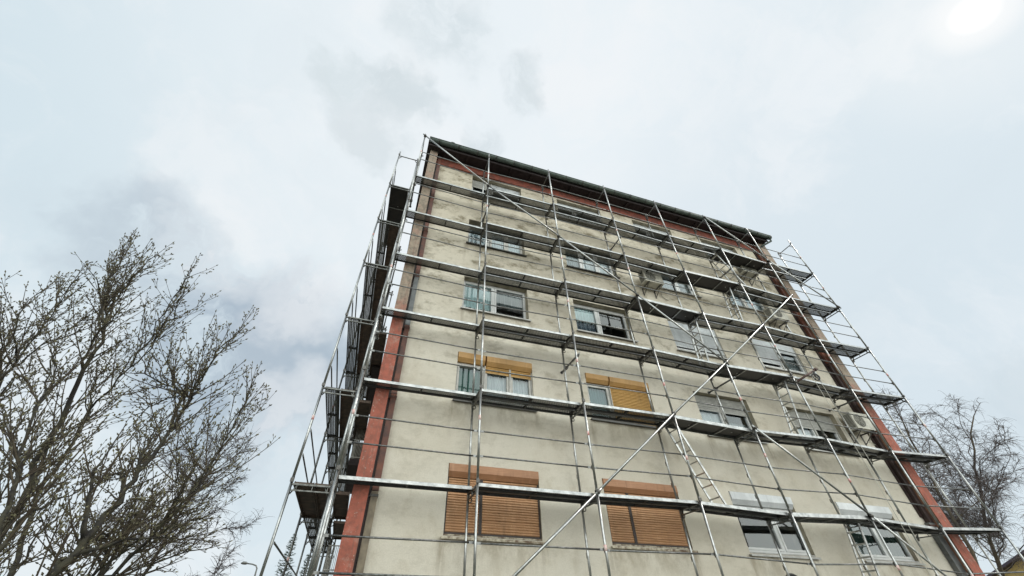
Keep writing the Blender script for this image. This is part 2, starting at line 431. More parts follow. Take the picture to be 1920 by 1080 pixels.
M['bluegrey'] = curtain_mat('blue_grey_blind', (0.34, 0.41, 0.45), (0.27, 0.34, 0.38), 1, 3)
M['ac'] = mat('beige_air_conditioner_casing', (0.58, 0.55, 0.47), 0.5, 0, 0.25, 5)
M['ac_dark'] = mat('dark_fan_grille', (0.06, 0.06, 0.055), 0.6)
M['bracket'] = mat('dark_bracket_steel', (0.10, 0.095, 0.09), 0.5, 0.5)
M['rope'] = mat('pale_rope', (0.50, 0.48, 0.42), 0.9)
M['rusty'] = mat('rusty_brown_steel', (0.10, 0.05, 0.04), 0.7, 0.2, 0.5, 20)
M['black'] = mat('black_rubber', (0.025, 0.025, 0.028), 0.6)

# ------------------------------------------------------------------ ground
def ground():
    m = bpy.data.materials.new('worn_asphalt_and_grass'); m.use_nodes = True
    n = NT(m.node_tree); b = m.node_tree.nodes['Principled BSDF']
    P = n.node('ShaderNodeNewGeometry').outputs['Position']
    c = n.mix(n.step(n.noise(P, 0.12, 5, 0.6), 0.4, 0.6), (0.15, 0.145, 0.13), (0.10, 0.11, 0.07))
    c = n.mix(n.step(n.noise(P, 30, 4, 0.7), 0.4, 0.7, 0, 0.5), c, (0.08, 0.075, 0.07))
    n.put(b.inputs['Base Color'], c); b.inputs['Roughness'].default_value = 0.95
    mb = MB(); N = 64; Rr = 900
    mb.v.append((0, 0, 0))
    for i in range(N): mb.v.append((Rr * math.cos(2 * math.pi * i / N), Rr * math.sin(2 * math.pi * i / N), 0))
    for i in range(N): mb.face((0, 1 + i, 1 + (i + 1) % N))
    o = mb.build('ground', m); o['kind'] = 'structure'
ground()

# ------------------------------------------------------------------ apartment block
YW = 1.0                       # facade plane
XL, XR = 0.30, 17.30           # outer faces of the end walls
XA, XB = 0.60, 16.87           # facade between the two projecting fire walls
YF = 0.72                      # front face of the fire walls
DEPTH = 13.0
ZT = 16.42
COLS = [(2.17, 4.28), (5.93, 8.03), (9.66, 11.72), (13.36, 15.44)]
ROWS = [(3.245, 4.60), (6.085, 7.44), (8.95, 10.22), (11.78, 13.06), (14.63, 15.88)]
bld = empty('apartment_block', (8.8, 1.0, 0), 'five storey apartment block with stained cream facade and red end walls behind scaffolding', 'building')

def facade():
    mb = MB()
    xs = sorted([XA, XB] + [a for c in COLS for a in c]); zs = sorted([0.0, ZT] + [a for r in ROWS for a in r])
    holes = {(round(c[0], 3), round(r[0], 3)) for c in COLS for r in ROWS}
    T = 0.44
    for i in range(len(xs) - 1):
        for j in range(len(zs) - 1):
            x0, x1, z0, z1 = xs[i], xs[i + 1], zs[j], zs[j + 1]
            if (round(x0, 3), round(z0, 3)) in holes:
                # jambs, head and bottom of the opening
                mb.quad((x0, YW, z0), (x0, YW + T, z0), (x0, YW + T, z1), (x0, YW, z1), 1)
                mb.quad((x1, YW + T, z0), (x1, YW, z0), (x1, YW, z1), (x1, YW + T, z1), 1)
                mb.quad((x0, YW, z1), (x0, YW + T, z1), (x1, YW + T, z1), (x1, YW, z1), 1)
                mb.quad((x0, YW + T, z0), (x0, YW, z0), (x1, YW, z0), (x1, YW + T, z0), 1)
            else:
                # subdivide so that light and bump stay smooth over large panes of wall
                mb.quad((x0, YW, z0), (x1, YW, z0), (x1, YW, z1), (x0, YW, z1), 0)
                mb.quad((x1, YW + T, z0), (x0, YW + T, z0), (x0, YW + T, z1), (x1, YW + T, z1), 2)
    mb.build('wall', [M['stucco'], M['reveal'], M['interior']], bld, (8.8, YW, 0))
    # back wall, floors, inner partitions
    b = MB()
    b.box(XA, XB, DEPTH, DEPTH + 0.3, 0, ZT)
    b.build('back_wall', M['stucco'], bld, (8.8, DEPTH, 0))
    f = MB()
    for k in range(6):
        z = 2.30 + 2.85 * k - (0 if k else 0)
        f.box(XA + .004, XB - .004, YW + T + .004, DEPTH - .004, z - 0.12, z + 0.10)
    for x in (4.95, 8.75, 12.5):
        f.box(x - 0.06, x + 0.06, YW + T + .006, 5.6, 0.05, 2.17)
        for k in range(5):
            z = 2.30 + 2.85 * k
            f.box(x - 0.06, x + 0.06, YW + T + .006, 5.6, z + 0.104, z + 2.726)
    f.build('floor', M['interior'], bld, (8.8, 6, 0))
facade()

def end_wall(x0, x1, name):
    mb = MB()
    mb.box(x0, x1, YF, DEPTH + 0.3, 0, ZT + 0.06)
    # only the narrow front is painted red, the flanks are plaster
    for k in range(len(mb.f)): mb.m[k] = 1
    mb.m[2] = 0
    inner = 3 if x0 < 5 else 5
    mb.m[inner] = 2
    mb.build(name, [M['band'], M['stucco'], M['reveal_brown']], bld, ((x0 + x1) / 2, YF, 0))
end_wall(XL, XA, 'end_wall'); end_wall(XB, XR, 'end_wall')

# eaves: red frieze, soffit, fascia, gutter with brackets
mb = MB(); mb.box(XA + .002, XB - .002, 0.93, YW - .003, 15.97, 16.40); mb.build('frieze', M['frieze'], bld, (8.8, 1, 16.2))
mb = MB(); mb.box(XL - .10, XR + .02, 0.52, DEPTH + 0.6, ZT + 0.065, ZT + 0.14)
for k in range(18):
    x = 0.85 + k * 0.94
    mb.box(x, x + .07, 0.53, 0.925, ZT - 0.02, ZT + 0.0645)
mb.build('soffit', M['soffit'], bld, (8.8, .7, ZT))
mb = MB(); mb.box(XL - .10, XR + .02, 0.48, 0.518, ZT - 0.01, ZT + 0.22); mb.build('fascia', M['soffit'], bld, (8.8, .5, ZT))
mb = MB()
n0 = 0
ang = [math.pi + math.pi * i / 10 for i in range(11)]
gy, gz, gr = 0.36, ZT + 0.21, 0.108
for x in (XL - .13, XR + .03):
    for a in ang: mb.v.append((x, gy + gr * math.cos(a), gz + gr * math.sin(a)))
for i in range(10):
    mb.face((i, i + 1, 12 + i, 11 + i), 0, True)
mb.face(tuple(range(10, -1, -1))); mb.face(tuple(range(11, 22)))
mb.tube([(XL - .13, gy - gr - .005, gz), (XR + .03, gy - gr - .005, gz)], 0.014, 6)
g = mb.build('gutter', M['gutter'], bld, (8.8, gy, gz))
for k in range(22):
    x = 0.55 + k * 0.80
    b = MB(); b.tube([(x, gy + gr * 1.08 * math.cos(a), gz + gr * 1.08 * math.sin(a)) for a in ang] , 0.02, 5)
    b.tube([(x, gy - gr * 1.1, gz), (x, gy - gr * 1.1, gz + .03), (x, 0.50, gz + .05)], 0.011, 5)
    b.build('gutter_bracket', M['bracket'], g, (x, gy, gz))
b = MB()
b.tube([(1.02, gy, gz), (1.02, gy, gz + .20), (1.06, gy, gz + .26), (1.16, gy, gz + .26), (1.20, gy, gz + .2), (1.20, gy, gz + .02)], 0.014, 6)
b.tube([(16.2, gy, gz), (16.15, gy, gz + .22), (16.45, gy, gz + .26), (16.5, gy, gz + .02)], 0.008, 5)
b.build('snow_hook', M['galv_dark'], g, (1.1, gy, gz))
# end cap pieces of the gutter
b = MB(); b.tube([(XR - .05, gy, gz - .02), (XR + .12, gy, gz - .02)], 0.115, 12); b.tube([(XR + .08, gy, gz - .02), (XR + .08, gy + .02, gz - .25), (XB - .02, YF + .1, gz - .5)], 0.05, 8)
b.build('gutter_outlet', M['gutter'], g, (XR + .1, gy, gz))
mb = MB()
mb.v += [(XL - .15, .42, ZT + .26), (XR + .15, .42, ZT + .26), (XR + .15, 6.8, ZT + 1.6), (XL - .15, 6.8, ZT + 1.6), (XR + .15, DEPTH + .7, ZT + .26), (XL - .15, DEPTH + .7, ZT + .26)]
mb.face((0, 1, 2, 3)); mb.face((3, 2, 4, 5)); mb.face((1, 4, 2)); mb.face((5, 0, 3)); mb.face((0, 5, 4, 1))
mb.build('roof', M['roof'], bld, (8.8, 7, ZT))

def downpipe(x, secs, w, joints):
    """rectangular sheet pipe with a dark strip of shadow gap, in sections of different paint"""
    for (z0, z1, mt) in secs:
        b = MB(); b.box(x - w / 2, x + w / 2, 0.86, 0.985, z0 + .004, z1 - .004); p = b.build('downpipe', M[mt], bld, (x, .9, z0))
        c = MB(); c.box(x - w / 2 - .012, x + w / 2 + .012, 0.85, 0.993, z1 - .10, z1 - .055)
        c.box(x - w / 2 - .05, x + w / 2 + .012, 0.90, 0.93, z1 - .10, z1 - .08)
        c.build('pipe_clip', M['pipe_rust'] if mt != 'pipe_tan' else M['bracket'], p, (x, .9, z1))
mb = MB(); mb.box(XA + .003, .652, .93, YW - .004, .1, 15.96); mb.build('shade_strip', M['pipe_dark'], bld, (.63, .95, 0))  # dark strip standing in for the shade between fire wall and pipe
downpipe(0.722, [(0.1, 3.9, 'pipe_tan'), (3.9, 5.95, 'pipe_rust'), (5.95, 7.9, 'pipe_rust'), (7.9, 9.75, 'pipe_grey'), (9.75, 11.8, 'pipe_rust'), (11.8, 13.75, 'pipe_rust'), (13.75, 16.3, 'pipe_rust')], 0.13, 0)
mb = MB(); mb.box(16.60, 16.70, .955, YW - .004, 4.4, 15.96); mb.build('shade_strip', M['pipe_dark'], bld, (16.65, .95, 4.4))  # dark strip added as the shadow beside the right pipe
downpipe(16.73, [(0.1, 4.25, 'pipe_grey')], 0.25, 0)
downpipe(16.765, [(4.25, 6.9, 'pipe_dark'), (6.9, 9.6, 'pipe_dark'), (9.6, 12.4, 'pipe_rust'), (12.4, 16.3, 'pipe_rust')], 0.165, 0)

# ------------------------------------------------------------------ windows
def slats(mb, x0, x1, z0, z1, y, pitch=0.047, depth=0.012, m=0):
    """corrugated roller shutter sheet"""
    n = max(1, int(round((z1 - z0) / pitch))); p = (z1 - z0) / n
    rr = random.Random(int(x0 * 977 + z0 * 131)); prof = [(0.0, 0.010), (0.12, 0.002), (0.35, -depth * .6), (0.6, -depth), (0.85, -depth * .5), (0.97, 0.006)]
    base = len(mb.v); k = 0
    for i in range(n):
        j0, j1, jd = rr.gauss(0, .0022), rr.gauss(0, .0022), rr.gauss(0, .0018)
        for (u, dy) in prof:
            z = z1 - (i + u) * p
            mb.v.append((x0, y + dy + jd, z + (j0 if 0 < u < .9 else 0))); mb.v.append((x1, y + dy + jd, z + (j1 if 0 < u < .9 else 0))); k += 1
    mb.v.append((x0, y + .01, z0)); mb.v.append((x1, y + .01, z0)); k += 1
    for i in range(k - 1):
        mb.face((base + 2 * i, base + 2 * i + 2, base + 2 * i + 3, base + 2 * i + 1), m, False)

def frame_rect(mb, x0, x1, z0, z1, y0, y1, w, m=0):
    mb.box(x0, x0 + w, y0, y1, z0, z1, m); mb.box(x1 - w, x1, y0, y1, z0, z1, m)
    mb.box(x0 + w, x1 - w, y0 + .002, y1 - .002, z0, z0 + w, m); mb.box(x0 + w, x1 - w, y0 + .002, y1 - .002, z1 - w, z1, m)

def window(c, r, sashes, fr='white', box=None, sill='sill', boxh=0.26, splitbox=None, label=None, fy=None, sill_out=0.07):
    """sashes: (u0, u1, pane?, shutter material, shutter coverage 0..1, curtain material, curtain z0, curtain z1)"""
    x0, x1 = COLS[c]; z0, z1 = ROWS[r]
    w = x1 - x0
    fy = fy or (1.13 if box else 1.235); curtain_y = fy + .095
    mb = MB(); top = z1 - (boxh if box else 0.0)
    frame_rect(mb, x0 + .004, x1 - .004, z0 + .03, top - .003, fy - .03, fy + .04, 0.055)
    for i, s in enumerate(sashes):
        a = x0 + s[0] * w; b = x0 + s[1] * w
        if i: mb.box(a - .03, a + .03, fy - .032, fy + .042, z0 + .086, top - .06)
        if s[2]:
            frame_rect(mb, a + .034, b - .034, z0 + .088, top - .062, fy - .045, fy + .03, 0.05)
    win = mb.build('window', M[fr], bld, ((x0 + x1) / 2, fy, z0))
    if label: win['label'] = label
    for s in sashes:
        a = x0 + s[0] * w; b = x0 + s[1] * w
        if s[2]:
            g = MB(); g.quad((a + .086, fy, z0 + .14), (b - .086, fy, z0 + .14), (b - .086, fy, top - .114), (a + .086, fy, top - .114)); g.build('pane', M['glass'], win, ((a + b) / 2, fy, z0))
        if s[3] and s[4] > 0:
            sm = MB(); zz1 = top - .004; zz0 = zz1 - (zz1 - z0 - .03) * s[4]
            slats(sm, a + .02, b - .02, zz0, zz1, fy - .062)
            sm.box(a + .02, b - .02, fy - .07, fy - .052, zz0 - .025, zz0)
            sm.build('shutter', M[s[3]], win, ((a + b) / 2, fy, z1))
            dk = fr == 'dark_frame'; gw = .034 if dk else .022
            for (ga, gb) in ((a + .002, a + gw), (b - gw, b - .002)):
                gd = MB(); gd.box(ga, gb, fy - .088, fy - .034, z0 + .03, top - .004)
                gd.build('guide_rail', M['dark_frame' if dk else 'white_dirty'], win, (ga, fy, z0))
            if dk:
                gd = MB(); gd.box(a + gw + .002, b - gw - .002, fy - .087, fy - .03, z0 + .032, z0 + .07); gd.build('bottom_rail', M['dark_frame'], win, ((a + b) / 2, fy, z0))
        if s[5]:
            cu = MB(); N = 40; zz0 = z0 + .06 + (top - z0) * s[6]; zz1 = z0 + .02 + (top - z0) * s[7]
            ph = random.random() * 6
            bs = len(cu.v)
            for i in range(N + 1):
                x = a + .03 + (b - a - .06) * i / N; y = curtain_y + .022 * math.sin(ph + i * 1.25) + .012 * math.sin(ph * 2 + i * .47)
                cu.v.append((x, y, zz0)); cu.v.append((x, y, zz1))
            for i in range(N): cu.face((bs + 2 * i, bs + 2 * i + 2, bs + 2 * i + 3, bs + 2 * i + 1), 0, True)
            cu.build('curtain', M[s[5]], win, ((a + b) / 2, curtain_y, z0))
    if box:
        segs = [(x0, x1)] if not splitbox else [(x0, x0 + splitbox * w - .012), (x0 + splitbox * w + .012, x1)]
        for (a, b) in segs:
            bm_ = MB(); h = boxh
            a0, b0 = a + .012, b - .012
            # sloping underside like a roller box
            n = len(bm_.v); yb = fy + .03
            prof = [(0.965, z1 - .012), (0.965, z1 - h * .62), (1.045, z1 - h + .004), (yb, z1 - h + .004), (yb, z1 - .012)]
            for x in (a0, b0):
                for (yy, zz) in prof: bm_.v.append((x, yy, zz))
            for k in range(5): bm_.face((n + k, n + (k + 1) % 5, n + 5 + (k + 1) % 5, n + 5 + k))
            bm_.face((n + 4, n + 3, n + 2, n + 1, n)); bm_.face((n + 5, n + 6, n + 7, n + 8, n + 9))
            bm_.build('shutter_box', M[box], win, ((a + b) / 2, 1, z1))
    sb = MB(); n = 0
    xs0, xs1 = x0 - .05, x1 + .05
    y0s = YW - sill_out
    sb.box(xs0, xs1, y0s, YW - .002, z0 - .045, z0 - .025)
    sb.box(xs0 + .05 + .003, xs1 - .05 - .003, YW - .002, fy - .035, z0 - .02 + .025, z0 + .028)
    sb.box(xs0, xs1, y0s - .008, y0s, z0 - .065, z0 - .022)
    sb.build('sill', M[sill], win, ((x0 + x1) / 2, YW, z0))
    return win

random.seed(4)
B = 'shut_brown'
w11 = window(0, 0, [(0, .36, 0, B, 1, None, 0, 1), (.36, 1, 0, B, 1, None, 0, 1)], 'dark_frame', 'box_brown', 'oldframe', .27, None, 'window with closed brown shutters under a brown box')
w12 = window(1, 0, [(0, .31, 0, B, 1, None, 0, 1), (.31, 1, 0, B, 1, None, 0, 1)], 'dark_frame', 'box_brown', 'oldframe', .27, None, None)
window(2, 0, [(0, .60, 1, None, 0, 'lace_dim', 0, .1), (.60, 1, 1, None, 0, None, 0, 1)], 'white', 'box_white', 'sill', .30)
window(3, 0, [(0, .55, 1, None, 0, 'green_dark', 0.02, 1), (.55, 1, 1, None, 0, 'green_dark', 0.02, .8)], 'white', 'box_white', 'sill', .30)
window(0, 1, [(0, .36, 1, None, 0, 'green', 0, 1), (.36, .70, 1, 'shut_tan', .16, 'lace', 0, 1), (.70, 1, 1, 'shut_tan', .16, 'lace', 0, 1)], 'white_dirty', 'box_tan', 'sill_dark', .27, .37)
window(1, 1, [(0, .36, 1, None, 0, 'teal', 0, 1), (.36, 1, 1, 'shut_tan', 1, None, 0, 1)], 'white_dirty', 'box_tan', 'sill_dark', .26, .36)
window(2, 1, [(0, .50, 1, 'shut_grey', .36, 'lace', 0, 1), (.50, 1, 1, 'shut_grey', .36, 'lace_dim', 0, .45)], 'white', None, 'sill')
window(3, 1, [(0, .50, 1, 'shut_grey', .42, 'lace', 0, 1), (.50, 1, 1, 'shut_grey', .42, None, 0, 1)], 'white', None, 'sill')
window(0, 2, [(0, .49, 1, None, 0, 'pale_blue', 0.2, 1), (.49, 1, 1, None, 0, 'lace_dim', .45, 1)], 'white', None, 'sill')
window(1, 2, [(0, .46, 1, None, 0, 'pale_blue', .45, 1), (.46, 1, 1, None, 0, None, 0, 1)], 'white', None, 'sill')
window(2, 2, [(0, .45, 1, 'shut_white', .86, None, 0, 1), (.45, 1, 1, 'shut_white', .86, None, 0, 1)], 'white', None, 'sill', fy=1.11)
window(3, 2, [(0, .48, 1, 'shut_white', .82, None, 0, 1), (.48, 1, 1, 'shut_white', .34, 'lace_dim', .1, .6)], 'white', None, 'sill', fy=1.11)
window(0, 3, [(0, .40, 1, None, 0, 'bluegrey', .3, 1), (.40, .70, 1, None, 0, 'lace', .05, 1), (.70, 1, 1, None, 0, 'lace', .05, 1)], 'white_dirty', None, 'sill_dark')
window(1, 3, [(0, .36, 1, None, 0, 'lace_dim', 0, 1), (.36, .68, 1, None, 0, 'lace', 0, 1), (.68, 1, 1, None, 0, 'lace', 0, 1)], 'white', None, 'sill_dark')
window(2, 3, [(0, .64, 1, None, 0, 'bluegrey', 0, 1), (.64, 1, 1, None, 0, 'lace_dim', 0, .8)], 'white', None, 'sill')
window(3, 3, [(0, .5, 1, None, 0, 'bluegrey', 0, 1), (.5, 1, 1, None, 0, 'bluegrey', 0, 1)], 'white_dirty', None, 'sill')
window(0, 4, [(0, .40, 1, 'shut_grey', .4, 'lace_dim', 0, 1), (.40, 1, 1, 'shut_white', .35, 'lace_dim', 0, 1)], 'white', None, 'sill_dark')
for c in (1, 2, 3):
    window(c, 4, [(0, .42, 1, 'shut_white', .30, 'lace_dim', 0, 1), (.42, 1, 1, 'shut_white', .22, 'lace_dim', 0, 1)], 'white', None, 'sill')

# checked curtain below the pale blind
def extra_curtain(c, r, u0, u1, f0, f1, mt, y=1.32):
    x0, x1 = COLS[c]; z0, z1 = ROWS[r]; w = x1 - x0
    cu = MB(); N = 30
    for i in range(N + 1):
        x = x0 + w * u0 + .06 + (w * (u1 - u0) - .12) * i / N
        yy = y + .02 * math.sin(i * 1.1)
        cu.v.append((x, yy, z0 + .05 + (z1 - z0) * f0)); cu.v.append((x, yy, z0 + (z1 - z0) * f1))
    for i in range(N): cu.face((2 * i, 2 * i + 2, 2 * i + 3, 2 * i + 1), 0, True)
    win = [o for o in bld.children if o.name.startswith('window')][r * 4 + c] if False else bld
    return cu, (x0 + w * (u0 + u1) / 2, y, z0)
wins = sorted([o for o in bld.children if o.name.split('.')[0] == 'window'], key=lambda o: (round(o.location.z), o.location.x))
cu, org = extra_curtain(1, 2, 0, .46, 0, .46, 'plaid')
cu.build('curtain', M['plaid'], wins[9], org)
# balcony style bars before two panes
for (idx, c, r, u0, u1) in ((12, 0, 3, .02, .38), ):
    b = MB(); x0, x1 = COLS[c]; z0, z1 = ROWS[r]; w = x1 - x0
    for i in range(6):
        x = x0 + w * (u0 + (u1 - u0) * i / 5); b.tube([(x, 1.05, z0 + .03), (x, 1.05, z0 + .42)], .009, 5)
    b.tube([(x0 + w * u0, 1.05, z0 + .42), (x0 + w * u1, 1.05, z0 + .42)], .012, 5)
    b.build('guard_bar', M['dark_frame'], wins[idx], (x0 + w * .2, 1.05, z0))

# side balconies seen in the gap by the left corner
for k in range(3):
    z = 2.3 + 2.85 * k
    b = MB(); b.box(-0.02, XL - .003, 3.4, 6.4, z - .1, z + .06); bal = b.build('balcony', M['soffit'], bld, (.15, 5, z))
    b = MB()
    for i in range(9): b.tube([(0.0 + .036 * i, 3.42, z + .06), (0.0 + .036 * i, 3.42, z + 1.0)], .007, 5)
    for h in (.1, .55, 1.0): b.tube([(0.0, 3.42, z + h), (.295, 3.42, z + h)], .012, 5)
    for i in range(15): b.tube([(0.0, 3.42 + .21 * i, z + .06), (0.0, 3.42 + .21 * i, z + 1.0)], .007, 5)
    b.tube([(0.0, 3.42, z + 1.0), (0.0, 6.38, z + 1.0)], .014, 5)
    b.build('railing', M['white_dirty'], bal, (.1, 4, z))

# ------------------------------------------------------------------ scaffolds
rng = random.Random(11)
BAY = 2.57
DX = [-.006, .019, 0, .018, -.044, .076, -.09, .032]
DZ = [0, .015, 0, .03, -.05, .04, -.08, .045]
DY = [0, .08, -.02, 0, -.03, .02, -.03, .03]
PX = [BAY * i + DX[i] for i in range(8)]
LEVELS = [2, 4, 6, 8, 10, 12, 14]
WID = 0.73
TR = 0.0262
front = empty('scaffold', (9, 0.36, 0), 'galvanised frame scaffold across the whole front of the apartment block', 'scaffold')
side = empty('scaffold', (-.48, 4, 0), 'shorter scaffold running back along the left side wall, past the red corner', 'scaffold')

def frame(parent, po, pi, z0, z1, last=False, tube='galv'):
    """one 2 m scaffold frame: outer and inner foot points po, pi, transom at the top"""
    po = V(po); pi = V(pi); d = (pi - po).normalized(); L = (pi - po).length
    cx = (po + pi) / 2
    b = MB(); zt = z1 - .055
    a = V((po.x, po.y, zt)) + d * TR; c = V((pi.x, pi.y, zt)) - d * TR
    if not last:
        # U shaped transom seen as two parallel bars, with gusset plates in the corners
        b.bar(a, c, .050, .030)
        b.bar(a - V((0, 0, .105)), c - V((0, 0, .105)), .034, .022)
        for t in (.12, .5, .88): b.bar(a + d * (L * t) - V((0, 0, .10)), a + d * (L * t) - V((0, 0, .005)), .03, .01, 0, d)
    else:
        b.tube([a + V((0, 0, .0)), c], .020, 8)
    for e, s in ((a, 1), (c, -1)):
        g = e + d * (.085 * s) - V((0, 0, .0)); h = e - V((0, 0, .17))
        b.tube([g - V((0, 0, .01)), e + d * (.05 * s) - V((0, 0, .09)), h], .014, 6)
    fr = b.build('frame', M['galv_dark'], parent, (cx.x, cx.y, z1))
    for (p, outer) in ((po, True), (pi, False)):
        s = MB(); top = z1 + (.24 if last and outer else (.06 if last else -.003))
        s.tube([(p.x, p.y, z0), (p.x, p.y, top)], TR, 10)
        s.ring((p.x, p.y, z0 + .03), (0, 0, 1), TR + .0035, .09, 10, 1)      # joint collar
        s.box(p.x - .035, p.x + .035, p.y - .036, p.y - .022, z1 - .02, z1 + .05, 2)
        for h in (0.5, 1.0):                                                     # rail lock boxes
            s.box(p.x - .016, p.x + .016, p.y + .022, p.y + .045, z0 + h - .05, z0 + h + .045, 2)
        if not outer: s.torus((p.x + .03, p.y - .03, z1 - .17), (0, 1, 0), .045, .012, 10, 5, 2)
        if outer and rng.random() < .55:
            zz = z0 + .8 + .5 * rng.random(); s.ring((p.x, p.y, zz), (0, 0, 1), TR + .0012, .10, 10, 3)
        s.build('standard', [M[tube], M['galv_dark'], M['coupler'], M['sticker']], fr, (p.x, p.y, z0))
    return fr

def post(i, z): return V((PX[i], DY[i], z + DZ[i]))
for i in range(8):
    for k in range(-1, 7):
        z0 = 2.0 * (k + 1); z1 = z0 + 2.0
        frame(front, (PX[i], DY[i], 0), (PX[i], DY[i] + WID, 0), max(.02, z0 + (DZ[i] if k >= 0 else 0)), z1 + DZ[i], k == 6)

# guard rails: two per bay and lift, flattened ends
M['rail'] = galvanised('dull_rail_tube', (0.25, 0.25, 0.245), (0.13, 0.13, 0.125), 0.33)
def rail(parent, p, q, mt='rail', r=.0165):
    b = MB(); p = V(p); q = V(q); d = (q - p).normalized()
    b.tube([p + d * .11, q - d * .11], r, 8)
    b.bar(p + d * .01, p + d * .115, .012, .042); b.bar(q - d * .115, q - d * .01, .012, .042)
    b.build('guard_rail', M[mt], parent, (p + q) / 2)
OFFY = V((0, .036, 0))
for i in range(7):
    for z in LEVELS:
        for h in (.5, 1.0):
            rail(front, post(i, z + h) + OFFY + V((0, 0, rng.uniform(-.012, .012))), post(i + 1, z + h) + OFFY + V((0, 0, rng.uniform(-.012, .012))))

# decks
def plank(parent, p, q, wvec, w=.305, kind='perf'):
    """steel plank from p to q (top face corners on one edge); wvec points across the plank"""
    p = V(p); q = V(q); x = (q - p); L = x.length; x.normalize(); wv = V(wvec); zv = x.cross(wv).normalized()
    if zv.z < 0: zv = -zv
    b = MB(); t = .062
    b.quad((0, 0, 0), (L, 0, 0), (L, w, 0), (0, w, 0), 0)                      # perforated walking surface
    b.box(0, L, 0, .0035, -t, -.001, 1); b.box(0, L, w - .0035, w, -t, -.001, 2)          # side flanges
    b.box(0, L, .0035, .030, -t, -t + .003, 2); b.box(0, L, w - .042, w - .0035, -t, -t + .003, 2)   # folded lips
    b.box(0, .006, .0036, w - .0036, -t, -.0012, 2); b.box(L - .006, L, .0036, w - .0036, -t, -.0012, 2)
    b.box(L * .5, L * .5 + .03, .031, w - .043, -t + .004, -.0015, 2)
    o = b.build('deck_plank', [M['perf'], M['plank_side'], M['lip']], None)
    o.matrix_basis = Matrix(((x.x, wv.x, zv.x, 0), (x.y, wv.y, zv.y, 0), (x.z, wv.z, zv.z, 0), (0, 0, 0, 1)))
    o.parent = parent; o.location = p - world_of(parent)
    return o

def hatch(parent, p, q, wvec, w=.62, mt='hatch_ply', edge='plank_side', bars=True):
    """aluminium framed plywood deck with a hatch"""
    p = V(p); q = V(q); x = (q - p); L = x.length; x.normalize(); wv = V(wvec); zv = x.cross(wv).normalized()
    if zv.z < 0: zv = -zv
    b = MB()
    b.box(.004, L - .004, .02, w - .02, -.014, 0, 0)
    b.box(0, L, 0, .0195, -.075, .006, 1); b.box(0, L, w - .0195, w, -.075, .006, 1)
    b.box(0, .003, .02, w - .02, -.06, -.002, 1); b.box(L - .003, L, .02, w - .02, -.06, -.002, 1)
    for f in ((.33, .70) if bars else ()):
        b.box(L * f, L * f + .035, .02, w - .02, -.045, -.0145, 1)
    for f in ((.30, .86) if bars else ()):
        b.ring((L * f, w * .55, -.02), (0, 0, 1), .022, .02, 8, 1)
    o = b.build('hatch_deck' if bars else 'board_deck', [M[mt], M[edge]], None)
    o.matrix_basis = Matrix(((x.x, wv.x, zv.x, 0), (x.y, wv.y, zv.y, 0), (x.z, wv.z, zv.z, 0), (0, 0, 0, 1)))
    o.parent = parent; o.location = p - world_of(parent)
    return o

HATCH = {4: 4, 6: 3, 8: 4, 10: 3, 12: 4, 14: 5, 2: 3}
for z in LEVELS:
    for i in range(7):
        a = post(i, z) + V((.03, 0, 0)); c = post(i + 1, z) - V((.03, 0, 0))
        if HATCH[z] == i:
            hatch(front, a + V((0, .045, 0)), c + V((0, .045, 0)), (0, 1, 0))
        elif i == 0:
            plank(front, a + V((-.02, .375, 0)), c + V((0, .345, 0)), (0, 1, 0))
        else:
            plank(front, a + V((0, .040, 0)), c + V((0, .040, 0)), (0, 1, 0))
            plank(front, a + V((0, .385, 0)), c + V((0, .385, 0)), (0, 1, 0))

# diagonal braces in front of the outer standards
def brace(i0, z0, i1, z1):
    b = MB(); p = post(i0, z0) + V((0, -.052, 0)); q = post(i1, z1) + V((0, -.052, 0)); d = (q - p).normalized()
    b.tube([p - d * .10, q + d * .10], TR, 10)
    o = b.build('brace', M['galv'], front, (p + q) / 2)
    for e in (p, q):
        c = MB(); c.ring(e, d, TR + .012, .07, 10); c.ring(e + V((0, .05, 0)), (0, 0, 1), TR + .010, .07, 10); c.box(e.x - .05, e.x + .05, e.y + .02, e.y + .05, e.z - .03, e.z + .03)
        c.build('coupler', M['coupler'], o, e)
for (i0, z0, i1, z1) in [(0, 16.05, 1, 14), (1, 14, 2, 12), (2, 12, 3, 10), (3, 10, 4, 8), (4, 6.0, 5, 4), (5, 4, 6, 2),
                         (5, 16.05, 6, 14), (6, 14, 7, 12), (6, 12, 5, 10), (5, 10, 4, 8), (4, 8, 3, 6), (3, 6, 2, 4), (2, 4, 1, 2), (1, 2, 0, .15)]:
    brace(i0, z0, i1, z1)

# wall ties
def tie(x, y0, z, y1=YW, sl=0.0):
    b = MB(); b.tube([(x, y0 - .08, z), (x + sl, y1 - .012, z + .02)], TR, 8)
    b.ring((x + sl, y1 - .012, z + .02), (0, 1, 0), .045, .018, 10)
    o = b.build('wall_tie', M['galv_dark'], front, (x, y0, z))
    for yy in (y0 + .03, y0 + WID - .03):
        c = MB(); c.ring((x, yy, z), (0, 1, 0), .042, .075, 8); c.box(x - .055, x + .01, yy - .03, yy + .03, z - .05, z + .045); c.bar((x - .03, yy, z - .03), (x - .10, yy, z - .14), .015, .02)
        c.build('coupler', M['coupler'], o, (x, yy, z))
for (i, z) in [(2, 7.30), (4, 7.45), (6, 7.55), (1, 12.9), (3, 12.9), (5, 12.9), (0, 7.4), (0, 12.9)]:
    tie(PX[i] + .05, DY[i], z)

